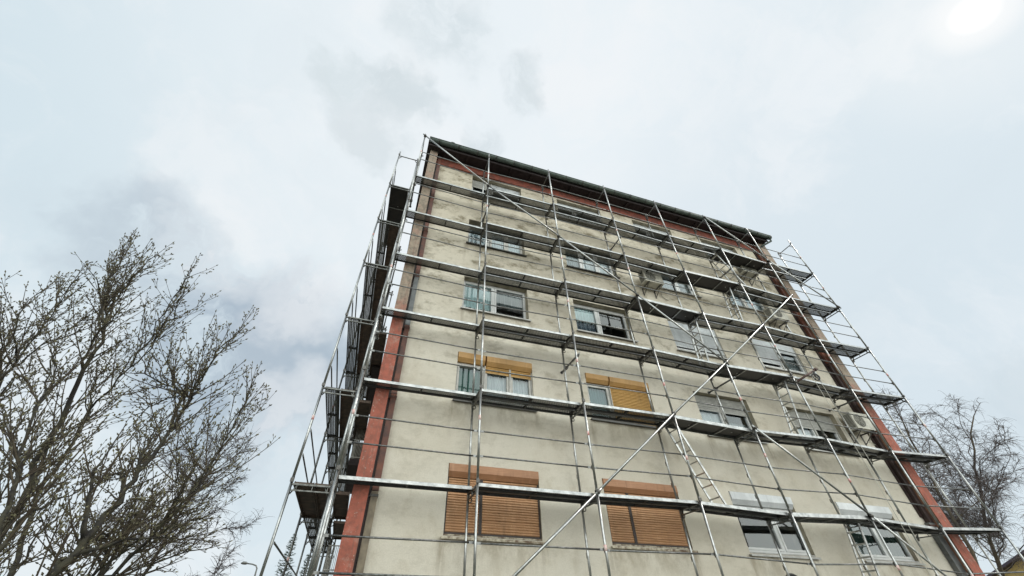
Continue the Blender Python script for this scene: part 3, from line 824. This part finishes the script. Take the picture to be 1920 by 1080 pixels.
# ---- scaffold along the left side of the block
SX0, SX1 = -.85, -.11
SY = [1.05, 4.12, 7.19, 10.26]
for j, y in enumerate(SY):
    for k in range(-1, 7):
        z0 = 2.0 * (k + 1); z1 = z0 + 2.0
        if j > 0 and k == 6: continue
        frame(side, (SX0, y, 0), (SX1, y, 0), max(.02, z0), z1, k == 6, 'galv_dark' if j else 'galv')  # rear frames in darker steel, their backlit shade put into the colour
for j in range(3):
    for z in LEVELS:
        for h in (.5, 1.0):
            if z == 14 and j > 0: continue
            rail(side, (SX0 + .036, SY[j], z + h), (SX0 + .036, SY[j + 1] if not (z == 14) else SY[j] + 2.4, z + h), 'galv_dark')  # side rails darkened the same way, as if backlit
for z in (2, 4, 6, 8, 10, 12):
    for j in range(3):
        a = SY[j] + .03; c = SY[j + 1] - .03
        if z in (2, 4) and j == 0:
            hatch(side, (SX0 + .045, a, z), (SX0 + .045, c, z), (1, 0, 0), .36, 'wood_deck', 'wood_deck', False)
            hatch(side, (SX0 + .42, a, z), (SX0 + .42, c, z), (1, 0, 0), .28, 'wood_deck', 'wood_deck', False)
        elif j == 0:
            plank(side, (SX0 + .055, a, z), (SX0 + .055, c, z), (1, 0, 0))
            hatch(side, (SX0 + .39, a, z), (SX0 + .39, c, z), (1, 0, 0), .30, 'wood_deck', 'wood_deck', False)
        else:
            plank(side, (SX0 + .055, a, z), (SX0 + .055, c, z), (1, 0, 0))
            plank(side, (SX0 + .39, a, z), (SX0 + .39, c, z), (1, 0, 0))
hatch(side, (SX0 + .05, SY[0] + .03, 14), (SX0 + .05, SY[1] - .03, 14), (1, 0, 0), .64)
# console planks that close the gap towards the wall on the lower lifts
for z in (2, 4, 6, 8):
    for j in range(2):
        hatch(side, (SX1 + .03, SY[j] + .5, z), (SX1 + .03, SY[j + 1] - .03, z), (1, 0, 0), .32, 'wood_deck', 'wood_deck', False)

# ------------------------------------------------------------------ ladders hung from the hatch decks
def ladder(p, q, w, label, across='y'):
    p = V(p); q = V(q); d = (q - p).normalized()
    ax = V((0, 1, 0)) if across == 'y' else V((1, 0, 0))
    ax = (ax - d * ax.dot(d)).normalized(); nrm = d.cross(ax)
    root = empty('ladder', q, label, 'ladder', 'ladders between the scaffold lifts')
    for s in (-1, 1):
        b = MB(); b.bar(p + ax * (s * w / 2), q + ax * (s * w / 2), .026, .055, 0, nrm)
        b.build('stringer', M['galv'], root, q + ax * (s * w / 2))
    L = (q - p).length; n = int(L / .28)
    for i in range(n):
        c = p + d * (.16 + .28 * i)
        b = MB(); b.bar(c - ax * (w / 2 - .014), c + ax * (w / 2 - .014), .03, .026, 0, nrm); b.build('rung', M['galv'], root, c)
    return root
LW = .36
ladder((12.75, .42, 13.95), (13.62, .42, 12.02), LW, 'leaning ladder under the topmost dark hatch deck', 'y')
ladder((12.55, .42, 11.94), (12.30, .42, 10.02), LW, 'steep ladder from the hatch deck just left of the high right air conditioner', 'y')
ladder((10.12, .42, 9.95), (9.92, .42, 8.02), LW, 'steep ladder in front of the wide closed pale shutter', 'y')
ladder((12.80, .42, 7.90), (12.42, .42, 6.02), LW, 'ladder below the rusty hoist arm, beside the grey slatted shutter window', 'y')
ladder((7.90, .42, 5.93), (8.68, .42, 4.02), LW, 'long leaning ladder between the brown shutters and the white shutter box', 'y')
ladder((12.72, .42, 3.90), (12.30, .42, 2.02), LW, 'lowest ladder in front of the white window with green curtains', 'y')

# ------------------------------------------------------------------ air conditioners on the wall
def air_con(x, z, label, w=.80, h=.55, dep=.30, y0=None):
    y1 = YW - .16; yf = y1 - dep
    root = empty('air_conditioner', (x, YW, z), label, 'air conditioner', 'air conditioners on the facade')
    b = MB(); b.box(x - w / 2, x + w / 2, yf, y1, z, z + h)
    b.box(x - w / 2 - .008, x + w / 2 + .008, yf + .02, y1 - .02, z + h, z + h + .012)
    b.box(x + w / 2 - .17, x + w / 2 - .165, yf - .003, yf, z + .02, z + h - .02)
    cs = b.build('casing', M['ac'], root, (x, yf, z))
    g = MB(); gc = (x - .12, yf - .004, z + h / 2)
    g.ring(gc, (0, 1, 0), .215, .006, 24)
    g.build('fan_opening', M['ac_dark'], root, gc)
    g = MB()
    for rr in (.05, .09, .13, .17, .21): g.torus((gc[0], yf - .012, gc[2]), (0, 1, 0), rr, .005, 24, 4)
    for k in range(8):
        a = math.pi * k / 4; g.tube([(gc[0] + .03 * math.cos(a), yf - .012, gc[2] + .03 * math.sin(a)), (gc[0] + .215 * math.cos(a), yf - .012, gc[2] + .215 * math.sin(a))], .005, 4)
    g.build('fan_grille', M['ac'], root, gc)
    g = MB()
    for k in range(12): g.box(x - w / 2 - .006, x - w / 2 - .001, yf + .04, y1 - .04, z + .06 + k * .037, z + .078 + k * .037)
    g.build('side_vent', M['ac_dark'], root, (x - w / 2, yf, z))
    for s in (-.26, .26):
        b = MB(); b.bar((x + s, YW - .003, z - .025), (x + s, yf - .02, z - .025), .035, .035); b.bar((x + s, YW - .015, z - .03), (x + s, YW - .015, z - .35), .035, .02, 0, (0, 1, 0)); b.bar((x + s, YW - .03, z - .32), (x + s, yf + .06, z - .05), .025, .012)
        b.build('bracket', M['bracket'], root, (x + s, YW, z))
    b = MB(); b.tube([(x + w / 2, y1 - .06, z + .12), (x + w / 2 + .10, y1 - .03, z + .06), (x + w / 2 + .12, YW - .03, z - .2), (x + w / 2 + .3, YW - .03, z - .32), (x + w / 2 + .42, YW - .02, z - .30)], .014, 6)
    b.build('pipe', M['ac'], root, (x + w / 2, y1, z))
air_con(15.93, 6.82, 'beige air conditioner beside the grey slatted shutters, low near the right downpipe')
air_con(9.25, 11.50, 'air conditioner covering the left part of a grey blue window, fourth storey')
air_con(15.05, 11.13, 'air conditioner at the right end of a fourth storey window, where two braces cross')
air_con(14.85, 13.62, 'air conditioner high up, half hidden under the topmost hatch deck')

# ------------------------------------------------------------------ rope hoist on the scaffold
h0 = post(5, 7.72)
hoist = empty('rope_hoist', h0, 'rusty arm with pulley wheel and hanging ropes clamped to a scaffold standard', 'hoist')
tip = V((13.93, -.16, 8.30))
b = MB(); b.tube([h0 + V((.0, -.06, 0)), tip], .030, 8); b.ring(tip, (tip - h0), .052, .10, 8); b.build('arm', M['rusty'], hoist, h0)
b = MB(); b.ring(h0 + V((0, -.03, 0)), (0, 0, 1), .045, .09, 10); b.ring(h0 + V((0, 0, .2)), (0, 0, 1), .04, .05, 10); b.build('clamp', M['coupler'], hoist, h0)
pw = V((13.74, -.16, 8.00))
b = MB(); b.torus(pw, (.25, 1, 0), .115, .022, 20, 6)
for k in range(3):
    a = math.pi * k / 3; e = V((math.cos(a), -.25 * math.cos(a), math.sin(a))) * .11; b.tube([pw - e, pw + e], .012, 5)
b.tube([pw, pw + V((0, 0, .22))], .014, 6)
b.build('pulley', M['black'], hoist, pw)
for s in (-1, 1):
    b = MB(); q = pw + V((.125 * s, 0, 0)); pts = [q + V((.02 * math.sin(t * .8) * (t / 8), .02 * math.cos(t), -t * 0.96)) for t in range(9)]
    b.tube(pts, .0075, 5); b.build('rope', M['rope'], hoist, q)

# ------------------------------------------------------------------ dark round fittings of unidentified kind low on the wall, only rims show
def round_fitting(x, z, label, r=.20):
    root = empty('wall_fitting', (x, YW, z), label, 'wall lamp', 'round dark fittings low on the facade')
    b = MB(); n = 14; L = 6; base = 0
    for i in range(L + 1):
        t = i / L * math.pi / 2
        for k in range(n):
            a = 2 * math.pi * k / n
            b.v.append((x + r * math.cos(t) * math.cos(a), YW - .06 - r * .9 * math.sin(t), z + r * math.cos(t) * math.sin(a)))
    for i in range(L):
        for k in range(n):
            b.face((i * n + k, i * n + (k + 1) % n, (i + 1) * n + (k + 1) % n, (i + 1) * n + k), 0, True)
    b.build('fitting_dome', M['black'], root, (x, YW, z))
    b = MB(); b.ring((x, YW - .032, z), (0, 1, 0), r + .02, .055, 20); b.build('fitting_base', M['bracket'], root, (x, YW, z))
round_fitting(10.62, 2.66, 'dark round wall fitting low on the facade, left of the lowest ladder')
round_fitting(14.03, 2.62, 'dark round wall fitting low on the facade, right of the lowest ladder')

# ------------------------------------------------------------------ trees
M['bark'] = mat('dark_bark', (0.022, 0.019, 0.018), 0.9, 0, 0, 9, (0.055, 0.050, 0.030), 0.4, 40)
M['twig'] = mat('twig_bark', (0.040, 0.029, 0.020), 0.85, 0, 0, 6, (0.068, 0.052, 0.030))
M['bud'] = mat('swelling_buds', (0.16, 0.145, 0.075), 0.7, 0, 0, 12, (0.05, 0.042, 0.03))
M['birch_twig'] = mat('birch_twigs', (0.125, 0.10, 0.095), 0.85, 0, 0.3, 5)
M['birch_bark'] = mat('birch_bark', (0.12, 0.095, 0.065), 0.85, 0, 0, 3, (0.045, 0.038, 0.034), 0.3, 20)
M['needle'] = mat('conifer_needles', (0.035, 0.055, 0.03), 0.8, 0, 0, 5, (0.05, 0.075, 0.04))

def curve_pts(p0, p1, p2, n):
    return [p0 * (1 - t) ** 2 + p1 * (2 * t * (1 - t)) + p2 * t * t for t in [i / n for i in range(n + 1)]]

def bud(mb, p, d, L, r, m=0):
    """pointed bud: a stretched octahedron"""
    d = d.normalized(); s = d.orthogonal().normalized(); u = d.cross(s); n = len(mb.v); c = p + d * L * .42
    mb.v += [tuple(p), tuple(p + d * L)] + [tuple(c + (s * math.cos(a) + u * math.sin(a)) * r) for a in (0, 1.57, 3.14, 4.71)]
    for k in range(4):
        a = n + 2 + k; b2 = n + 2 + (k + 1) % 4
        mb.face((n, b2, a), m); mb.face((n + 1, a, b2), m)

def budded_tree(base, fork_z, limbs, seed, label):
    rg = random.Random(seed)
    root = empty('bare_tree', base, label, 'tree')
    base = V(base); fork = V((base.x, base.y, fork_z))
    tk = MB(); cr = MB()
    tk.tube([base, base + V((.03, .02, fork_z * .5)), fork + V((0, 0, .1))], [.26, .21, .19], 12)
    def shoot(p, d, L, r, depth):
        n = max(3, int(L / .11)); pts = [p]; dd = d.normalized()
        for i in range(n):
            dd = (dd + V((rg.gauss(0, .07), rg.gauss(0, .07), rg.gauss(0, .05) + .055))).normalized()
            pts.append(pts[-1] + dd * (L / n))
        rad = [max(.0026, r * (1 - .72 * i / n)) for i in range(n + 1)]
        cr.tube(pts, rad, 4, 0, False)
        # buds on short spurs
        for i in range(1, n + 1):
            for _ in range(1 if rg.random() < .85 else 0):
                t = rg.random(); q = pts[i - 1].lerp(pts[i], t); dd2 = (pts[i] - pts[i - 1]).normalized()
                sd = (dd2 * .9 + V((rg.gauss(0, .8), rg.gauss(0, .8), rg.gauss(0, .5)))).normalized()
                sl_ = rg.uniform(.012, .05)
                e = q + sd * sl_
                cr.tube([q, e], [.003, .0026], 3, 0, False)
                bud(cr, e - sd * .004, (sd + V((0, 0, .5))), rg.uniform(.026, .046), rg.uniform(.008, .0125), 1)
        bud(cr, pts[-1], dd, .045, .009, 1)
        if depth < 2:
            m = int(L / (.20 if depth == 0 else .30))
            for k in range(m):
                f = rg.uniform(.12, .92); i = min(n - 1, int(f * n)); q = pts[i].lerp(pts[i + 1], f * n - i)
                dd2 = (pts[i + 1] - pts[i]).normalized(); s = dd2.orthogonal().normalized(); s.rotate(Matrix.Rotation(rg.uniform(0, 6.28), 3, dd2))
                a = rg.uniform(.4, .95)
                shoot(q, dd2 * math.cos(a) + s * math.sin(a) + V((0, 0, .18)), L * (1 - f * .55) * rg.uniform(.28, .5), rad[i] * .6, depth + 1)
    mains = []
    for (path, r0) in limbs[1]:
        ctrl = [fork - V((0, 0, .15))] + [V(p) for p in path]; pts = []
        for i in range(len(ctrl) - 1):
            p0 = ctrl[max(0, i - 1)]; p1 = ctrl[i]; p2 = ctrl[i + 1]; p3 = ctrl[min(len(ctrl) - 1, i + 2)]
            for q in range(6):
                t = q / 6; pts.append(.5 * ((2 * p1) + (p2 - p0) * t + (2 * p0 - 5 * p1 + 4 * p2 - p3) * t * t + (3 * p1 - p0 - 3 * p2 + p3) * t ** 3))
        pts.append(ctrl[-1]); n = len(pts) - 1
        for i in range(2, n): pts[i] += V((rg.gauss(0, .022), rg.gauss(0, .022), rg.gauss(0, .015)))
        rad = [r0 * .76 * (1 - .80 * (i / n) ** .8) for i in range(n + 1)]
        tk.tube(pts, rad, 9, 0, True); mains.append((pts, rad))
        for i in range(4, n):
            for _ in range(2):
                if rg.random() < .55:
                    dd2 = (pts[i + 1] - pts[i]).normalized(); o = dd2.orthogonal().normalized(); o.rotate(Matrix.Rotation(rg.uniform(0, 6.28), 3, dd2))
                    shoot(pts[i], dd2 * .7 + o * .7 + V((0, 0, .3)), rg.uniform(.4, 1.1), .010, 0)
    for (tip, bow, r0, dens) in limbs[0]:
        tip = V(tip); best = None
        for (pts, rad) in mains:
            for i in range(int(len(pts) * .30), len(pts)):
                v = tip - pts[i]; L = v.length
                if L < .55: continue
                flow = (pts[i] - pts[i - 1]).normalized(); ang = flow.angle(v.normalized())
                cost = L + 1.6 * max(0, ang - .35) + rg.uniform(0, .5)
                if best is None or cost < best[0]: best = (cost, pts, rad, i)
        _, mp, mr, mi = best
        st = mp[mi]; flow = (mp[mi] - mp[mi - 1]).normalized(); L = (tip - st).length
        n = max(8, int(L / .14)); mid = st + flow * L * .45 + V(bow) * .5
        pts = curve_pts(st, mid, tip, n)
        for i in range(1, n): pts[i] += V((rg.gauss(0, .02), rg.gauss(0, .02), rg.gauss(0, .014)))
        rr0 = min(mr[mi] * .75, .008 + .017 * L)
        rad = [rr0 * (1 - .90 * (i / n) ** .75) + .0035 for i in range(n + 1)]
        tk.tube(pts, rad, 7, 0, True)
        for k in range(int(dens * 1.4 * L)):
            f = rg.uniform(.10, .99); i = min(n - 1, int(f * n)); q = pts[i].lerp(pts[i + 1], f * n - i)
            dd2 = (pts[i + 1] - pts[i]).normalized(); o = dd2.orthogonal().normalized(); o.rotate(Matrix.Rotation(rg.uniform(0, 6.28), 3, dd2))
            a = rg.uniform(.35, .85)
            ln = (.35 + .65 * (1 - f)) * rg.uniform(.55, 1.25)
            shoot(q, dd2 * math.cos(a) + o * math.sin(a) + V((0, 0, .32)), ln, max(.006, min(.011, rad[i] * .6)), 0 if ln > .5 else 1)
        # spurs with buds all along the leader itself
        for k in range(int(L * 22)):
            f = rg.uniform(.25, 1.0); i = min(n - 1, int(f * n)); q = pts[i].lerp(pts[i + 1], f * n - i)
            sd = ((pts[i + 1] - pts[i]).normalized() * .7 + V((rg.gauss(0, .8), rg.gauss(0, .8), rg.gauss(.1, .5)))).normalized(); e = q + sd * rg.uniform(.02, .07)
            cr.tube([q, e], [.0042, .003], 3, 0, False); bud(cr, e - sd * .004, sd + V((0, 0, .5)), rg.uniform(.03, .05), rg.uniform(.008, .0125), 1)
        shoot(pts[-1], pts[-1] - pts[-2], .3, rad[-1], 1)
    tk.build('trunk', M['bark'], root, base)
    cr.build('crown', [M['twig'], M['bud']], root, fork)
    return root

def PT(x, y, t):
    """world point t metres of depth along the ray of photo position x, y (used only while laying out the limbs)"""
    return CAMP + (RX * ((x - PPX) / FPX) + RY * ((y - PPY) / FPX) + RZ) * t
LT = []
def depth_at(y): return 6.3 - (y - 455) * .00405
trg = random.Random(21)
for (x, y, dt, dens, r) in [(238, 470, 0, 5, .06), (285, 500, .3, 5, .05), (350, 530, -.2, 5, .05), (440, 640, 0, 5, .045), (462, 738, .2, 5, .04), (205, 495, .5, 5, .05), (170, 510, -.5, 5, .05),
                            (140, 525, .2, 6, .05), (72, 550, -.1, 6, .05), (110, 535, .7, 6, .05), (30, 600, .6, 6, .05), (5, 590, 0, 6, .05), (-60, 560, .4, 4, .05), (-40, 680, -.3, 5, .05),
                            (95, 640, -.6, 6, .045), (150, 620, .5, 6, .045), (215, 590, -.5, 6, .045), (270, 610, .6, 6, .045), (320, 660, -.4, 6, .045), (350, 720, .4, 6, .04), (250, 700, -.7, 6, .04), (180, 720, .8, 6, .045),
                            (385, 800, -.1, 6, .04), (300, 790, .6, 6, .04), (220, 820, -.5, 6, .04), (120, 790, .4, 6, .04), (40, 780, -.5, 6, .04), (60, 900, .6, 5, .04), (150, 920, -.3, 6, .035), (260, 920, .3, 6, .035), (350, 900, -.2, 6, .035),
                            (400, 960, .2, 5, .03), (330, 1010, -.2, 6, .03), (200, 1020, .4, 6, .03), (90, 1030, -.2, 5, .03), (10, 860, 0, 5, .04),
                            (60, 690, .9, 6, .04), (120, 700, -.2, 6, .04), (170, 780, -.6, 6, .04), (80, 840, -.3, 6, .04), (20, 960, .3, 6, .04), (110, 970, .8, 6, .04), (200, 900, .6, 6, .04), (180, 990, -.1, 6, .04), (280, 860, .9, 6, .04),
                            (270, 1000, -.3, 6, .04), (310, 930, .8, 6, .04), (360, 960, .4, 6, .04), (30, 1060, .5, 6, .04), (140, 1050, .7, 6, .04), (250, 780, .2, 6, .04), (300, 700, -.1, 6, .04), (230, 640, .8, 6, .04), (190, 580, .2, 6, .04),
                            (50, 720, -.4, 6, .04), (10, 690, .5, 6, .04), (330, 840, -.4, 6, .04), (380, 1030, .7, 6, .04), (456, 606, -.1, 5, .04), (474, 722, .1, 5, .04), (358, 508, .1, 5, .04), (240, 452, .1, 5, .04), (290, 480, -.2, 5, .04)]:
    LT.append((tuple(PT(x, y, depth_at(y) + dt)), (trg.uniform(-.3, .05), trg.uniform(-.2, .2), trg.uniform(-.2, .1)), r, dens))
MAINS = []
for (path, r0) in [([(-70, 1130, .1), (30, 950, .3), (110, 790, .1), (175, 660, -.1), (205, 580, 0)], .085),
                   ([(40, 1140, -.2), (160, 1010, -.3), (265, 885, 0), (330, 785, .1), (372, 730, 0)], .070),
                   ([(-130, 1060, .5), (-70, 880, .6), (-10, 740, .4), (40, 655, .2)], .075),
                   ([(90, 1160, .2), (230, 1060, .3), (330, 960, .1), (385, 880, 0)], .048),
                   ([(-20, 1150, .7), (60, 960, .9), (150, 800, .8), (250, 680, .6)], .06),
                   ([(-60, 1120, -.5), (20, 930, -.6), (60, 800, -.5), (95, 690, -.4)], .05)]:
    MAINS.append(([tuple(PT(x, y, depth_at(y) + dt)) for (x, y, dt) in path], r0))
budded_tree((-2.95, -1.75, 0), 1.25, (LT, MAINS), 5, 'large bare tree with budding upright twigs filling the lower left corner')
def birch(base, top, specs, seed, label, droop, zlo, twig_r=.008, tl=.7, lean=(0, 0), dens=1.0, sweep=(0, 0, 0)):
    """bare birch: leaning trunk, rising limbs that fork and carry tufts of thin nodding twigs.
    specs: (height fraction, azimuth in degrees, length, rise) of each limb"""
    rg = random.Random(seed)
    root = empty('bare_birch', base, label, 'tree')
    base = V(base); top = V(top); sw = V(sweep)
    tk = MB(); cr = MB()
    n = 14; mid = base.lerp(top, .5) + V((lean[0], lean[1], 0)); tp = curve_pts(base, mid, top, n)
    H = (top - base).length; r0 = H * .0105
    for i in range(2, n): tp[i] += V((rg.gauss(0, .05), rg.gauss(0, .05), 0))
    trad = [r0 * (1 - .90 * (i / n) ** .9) + .012 for i in range(n + 1)]
    tk.tube(tp, trad, 9)
    def twig(p, d, L, r, m=5):
        pts = [p]; dd = d.normalized()
        for i in range(m):
            dd = (dd + V((rg.gauss(0, .15), rg.gauss(0, .15), -droop * (.2 + .22 * i))) + sw * .3).normalized(); pts.append(pts[-1] + dd * (L / m))
        cr.tube(pts, [r * (1 - .6 * i / m) for i in range(m + 1)], 3, 0, False)
        return pts
    def branch(p, d, L, r, depth):
        m = max(4, int(L / .28)); pts = [p]; dd = d.normalized()
        for i in range(m):
            dd = (dd + V((rg.gauss(0, .17), rg.gauss(0, .17), rg.gauss(0, .12) - (.03 if i > m * .6 else -.05)))).normalized(); pts.append(pts[-1] + dd * (L / m))
        rad = [max(twig_r * 1.2, r * (1 - .8 * i / m)) for i in range(m + 1)]
        (tk if r > .02 else cr).tube(pts, rad, 5 if r > .02 else 4, 0, False)
        if depth < 2:
            k = max(2, int(L * (2.3 if depth == 0 else 2.8)))
            for _ in range(k):
                f = rg.uniform(.22, .98); i = min(m - 1, int(f * m)); q = pts[i].lerp(pts[i + 1], f * m - i)
                dd2 = (pts[i + 1] - pts[i]).normalized(); o = dd2.orthogonal().normalized(); o.rotate(Matrix.Rotation(rg.uniform(0, 6.28), 3, dd2))
                a = rg.uniform(.5, .95)
                branch(q, dd2 * math.cos(a) + o * math.sin(a) + V((0, 0, .15)), L * (1.05 - f * .6) * rg.uniform(.32, .55), rad[i] * .5, depth + 1)
        for _ in range(int(L * 8.5 * dens * (1 if depth else .5))):
            f = rg.uniform(.15, 1.0); i = min(m - 1, int(f * m)); q = pts[i].lerp(pts[i + 1], f * m - i)
            dd2 = (pts[i + 1] - pts[i]).normalized()
            t = twig(q, dd2 * .8 + V((rg.gauss(0, .75), rg.gauss(0, .75), rg.gauss(.1, .5))), tl * rg.uniform(.35, 1.1), twig_r)
            if rg.random() < .7: twig(t[rg.randrange(1, 4)], V((rg.gauss(0, 1), rg.gauss(0, 1), rg.gauss(-.1, .5))), tl * rg.uniform(.25, .55), twig_r * .85, 4)
    for (f, az, L, rise) in specs:
        i = min(n - 1, int(f * n)); q = tp[i].lerp(tp[i + 1], f * n - i)
        a = R(az); branch(q, V((math.cos(a), math.sin(a), rise)), L, max(.020, trad[i] * .36), 0)
    branch(tp[-1], tp[-1] - tp[-2], .8, .02, 1)
    tk.build('trunk', M['birch_bark'], root, base); cr.build('crown', M['birch_twig'], root, base.lerp(top, .6))
    return root
# slim tree behind the budding one
def ring_specs(n, z0, z1, L0, L1, rise0, rise1, rg, az0=0):
    out = []
    for k in range(n):
        u = k / max(1, n - 1)
        out.append((z0 + (z1 - z0) * u, az0 + k * 137.5 + rg.uniform(-25, 25), (L0 + (L1 - L0) * u) * rg.uniform(.8, 1.2), rise0 + (rise1 - rise0) * u + rg.uniform(-.2, .2)))
    return out
birch((-6.9, 12.2, 0), (-4.9, 9.9, 6.9), ring_specs(26, .40, .98, 2.6, 1.3, .35, 1.3, random.Random(2)), 3, 'smaller bare tree with fine twigs behind the budding tree, left of the street lamp', .16, .34, .0072, .6, (0, 0), 1.9)
# birches to the right of the block
birch((32.8, 9.0, 0), (30.3, 3.4, 10.3), ring_specs(15, .44, .97, 4.3, 1.5, .55, 1.3, random.Random(5), 40) + ring_specs(9, .36, .6, 5.2, 4.0, .5, .8, random.Random(9), 200), 8, 'tall bare birch with nodding twigs behind the right end of the scaffold', .38, .42, .0074, .85, (-1.9, .4), 1.25, (-.25, .1, -.1))
birch((28.0, 6.8, 0), (26.1, 4.3, 10.6), ring_specs(14, .45, .97, 3.1, 1.3, .6, 1.4, random.Random(6), 10), 12, 'second bare birch, half hidden behind the red right end wall', .34, .45, .0078, .8, (0, 0), 1.7, (-.25, .1, -.1))

def conifer(base, h, r, seed, label):
    rg = random.Random(seed); root = empty('conifer', base, label, 'tree', 'conifers behind the side scaffold'); base = V(base)
    t = MB(); t.tube([base, base + V((0, 0, h))], [.12, .012], 8); t.build('trunk', M['bark'], root, base)
    c = MB(); k = 0; z = .8
    while z < h:
        f = z / h; L = r * (1 - f) ** .8 + .05
        for j in range(5):
            a = k * 2.4 + rg.uniform(-.3, .3); k += 1
            d = V((math.cos(a), math.sin(a), rg.uniform(-.05, .45))).normalized(); p = base + V((0, 0, z)); ln = L * rg.uniform(.6, 1.15)
            c.tube([p, p + d * ln * .6, p + d * ln + V((0, 0, .12 * ln))], [.012, .008, .004], 4)
            for q in range(int(10 + ln * 26)):
                s = p + d * ln * rg.uniform(.25, 1.05); dd = (d * .6 + V((rg.gauss(0, .6), rg.gauss(0, .6), rg.gauss(.1, .5)))).normalized(); sd = dd.orthogonal().normalized() * .012
                e = s + dd * rg.uniform(.07, .16); n = len(c.v); c.v += [tuple(s - sd), tuple(s + sd), tuple(e)]; c.face((n, n + 1, n + 2))
        z += .11 + .02 * rg.random()
    c.build('crown', M['needle'], root, base + V((0, 0, h * .6)))
conifer((-2.72, 20.6, 0), 5.95, 1.15, 1, 'dark conifer top between the left scaffold posts, the taller and wider of two')
conifer((-1.70, 20.9, 0), 5.05, .75, 2, 'dark slim conifer top at the foot of the left scaffold, the lower of two')

# ------------------------------------------------------------------ street lamp and neighbour house
lb = V((-7.2, 40.0, 0)); lamp = empty('street_lamp', lb, 'slender grey street lamp with curved arm beyond the bare trees', 'street lamp')
b = MB(); b.tube([lb, lb + V((0, 0, 5.5)), lb + V((-.03, 0, 6.0)), lb + V((-.18, 0, 6.2)), lb + V((-.55, 0, 6.3)), lb + V((-.95, 0, 6.33))], [.09, .07, .06, .055, .05, .05], 8)
b.build('pole', M['galv_dark'], lamp, lb)
b = MB(); hp = lb + V((-1.2, 0, 6.33)); b.tube([hp + V((.28, 0, 0)), hp + V((.12, 0, .02)), hp + V((-.12, 0, .03)), hp + V((-.28, 0, 0))], [.05, .12, .12, .04], 10); b.build('lamp_head', M['galv_dark'], lamp, hp)

house = empty('neighbour_house', (45, 12, 0), 'yellow gabled house with dark purple roof edge in the lower right corner', 'house')
M['yellow'] = mat('yellow_plaster', (0.50, 0.36, 0.14), 0.9, 0, 0.15, 2)
M['purple'] = mat('dark_purple_roof_trim', (0.06, 0.045, 0.065), 0.6, 0, 0.2, 4)
hx0, hx1, hy0, hy1 = 46.2, 54.6, 8.0, 17.0
b = MB(); b.box(hx0, hx1, hy0, hy1, 0, 4.1)
b.v += [(hx0, hy0, 4.1), (hx0, hy1, 4.1), (hx0, (hy0 + hy1) / 2 - 2, 6.6), (hx1, hy0, 4.1), (hx1, hy1, 4.1), (hx1, (hy0 + hy1) / 2 - 2, 6.6)]
b.face((8, 10, 9)); b.face((11, 12, 13)); b.build('wall', M['yellow'], house, (45, 12, 0))
b = MB(); rdg = (hy0 + hy1) / 2 - 2
for (ya, za, yb, zb) in ((hy0 - .4, 3.95, rdg, 6.72), (hy1 + .4, 3.95, rdg, 6.72)):
    b.bar(((hx0 + hx1) / 2, ya, za), ((hx0 + hx1) / 2, yb, zb), hx1 - hx0 + 1.0, .14, 0, (0, 0, 1))
b.build('roof', M['purple'], house, (45, 12, 4))
b = MB(); b.box(hx0 - .03, hx0 + .05, 10.4, 11.4, 1.0, 2.3); w = b.build('window', M['dark_frame'], house, (hx0, 11, 1))
b = MB(); b.quad((hx0 - .035, 11.3, 1.1), (hx0 - .035, 10.5, 1.1), (hx0 - .035, 10.5, 2.2), (hx0 - .035, 11.3, 2.2)); b.build('pane', M['glass'], w, (hx0, 11, 1))
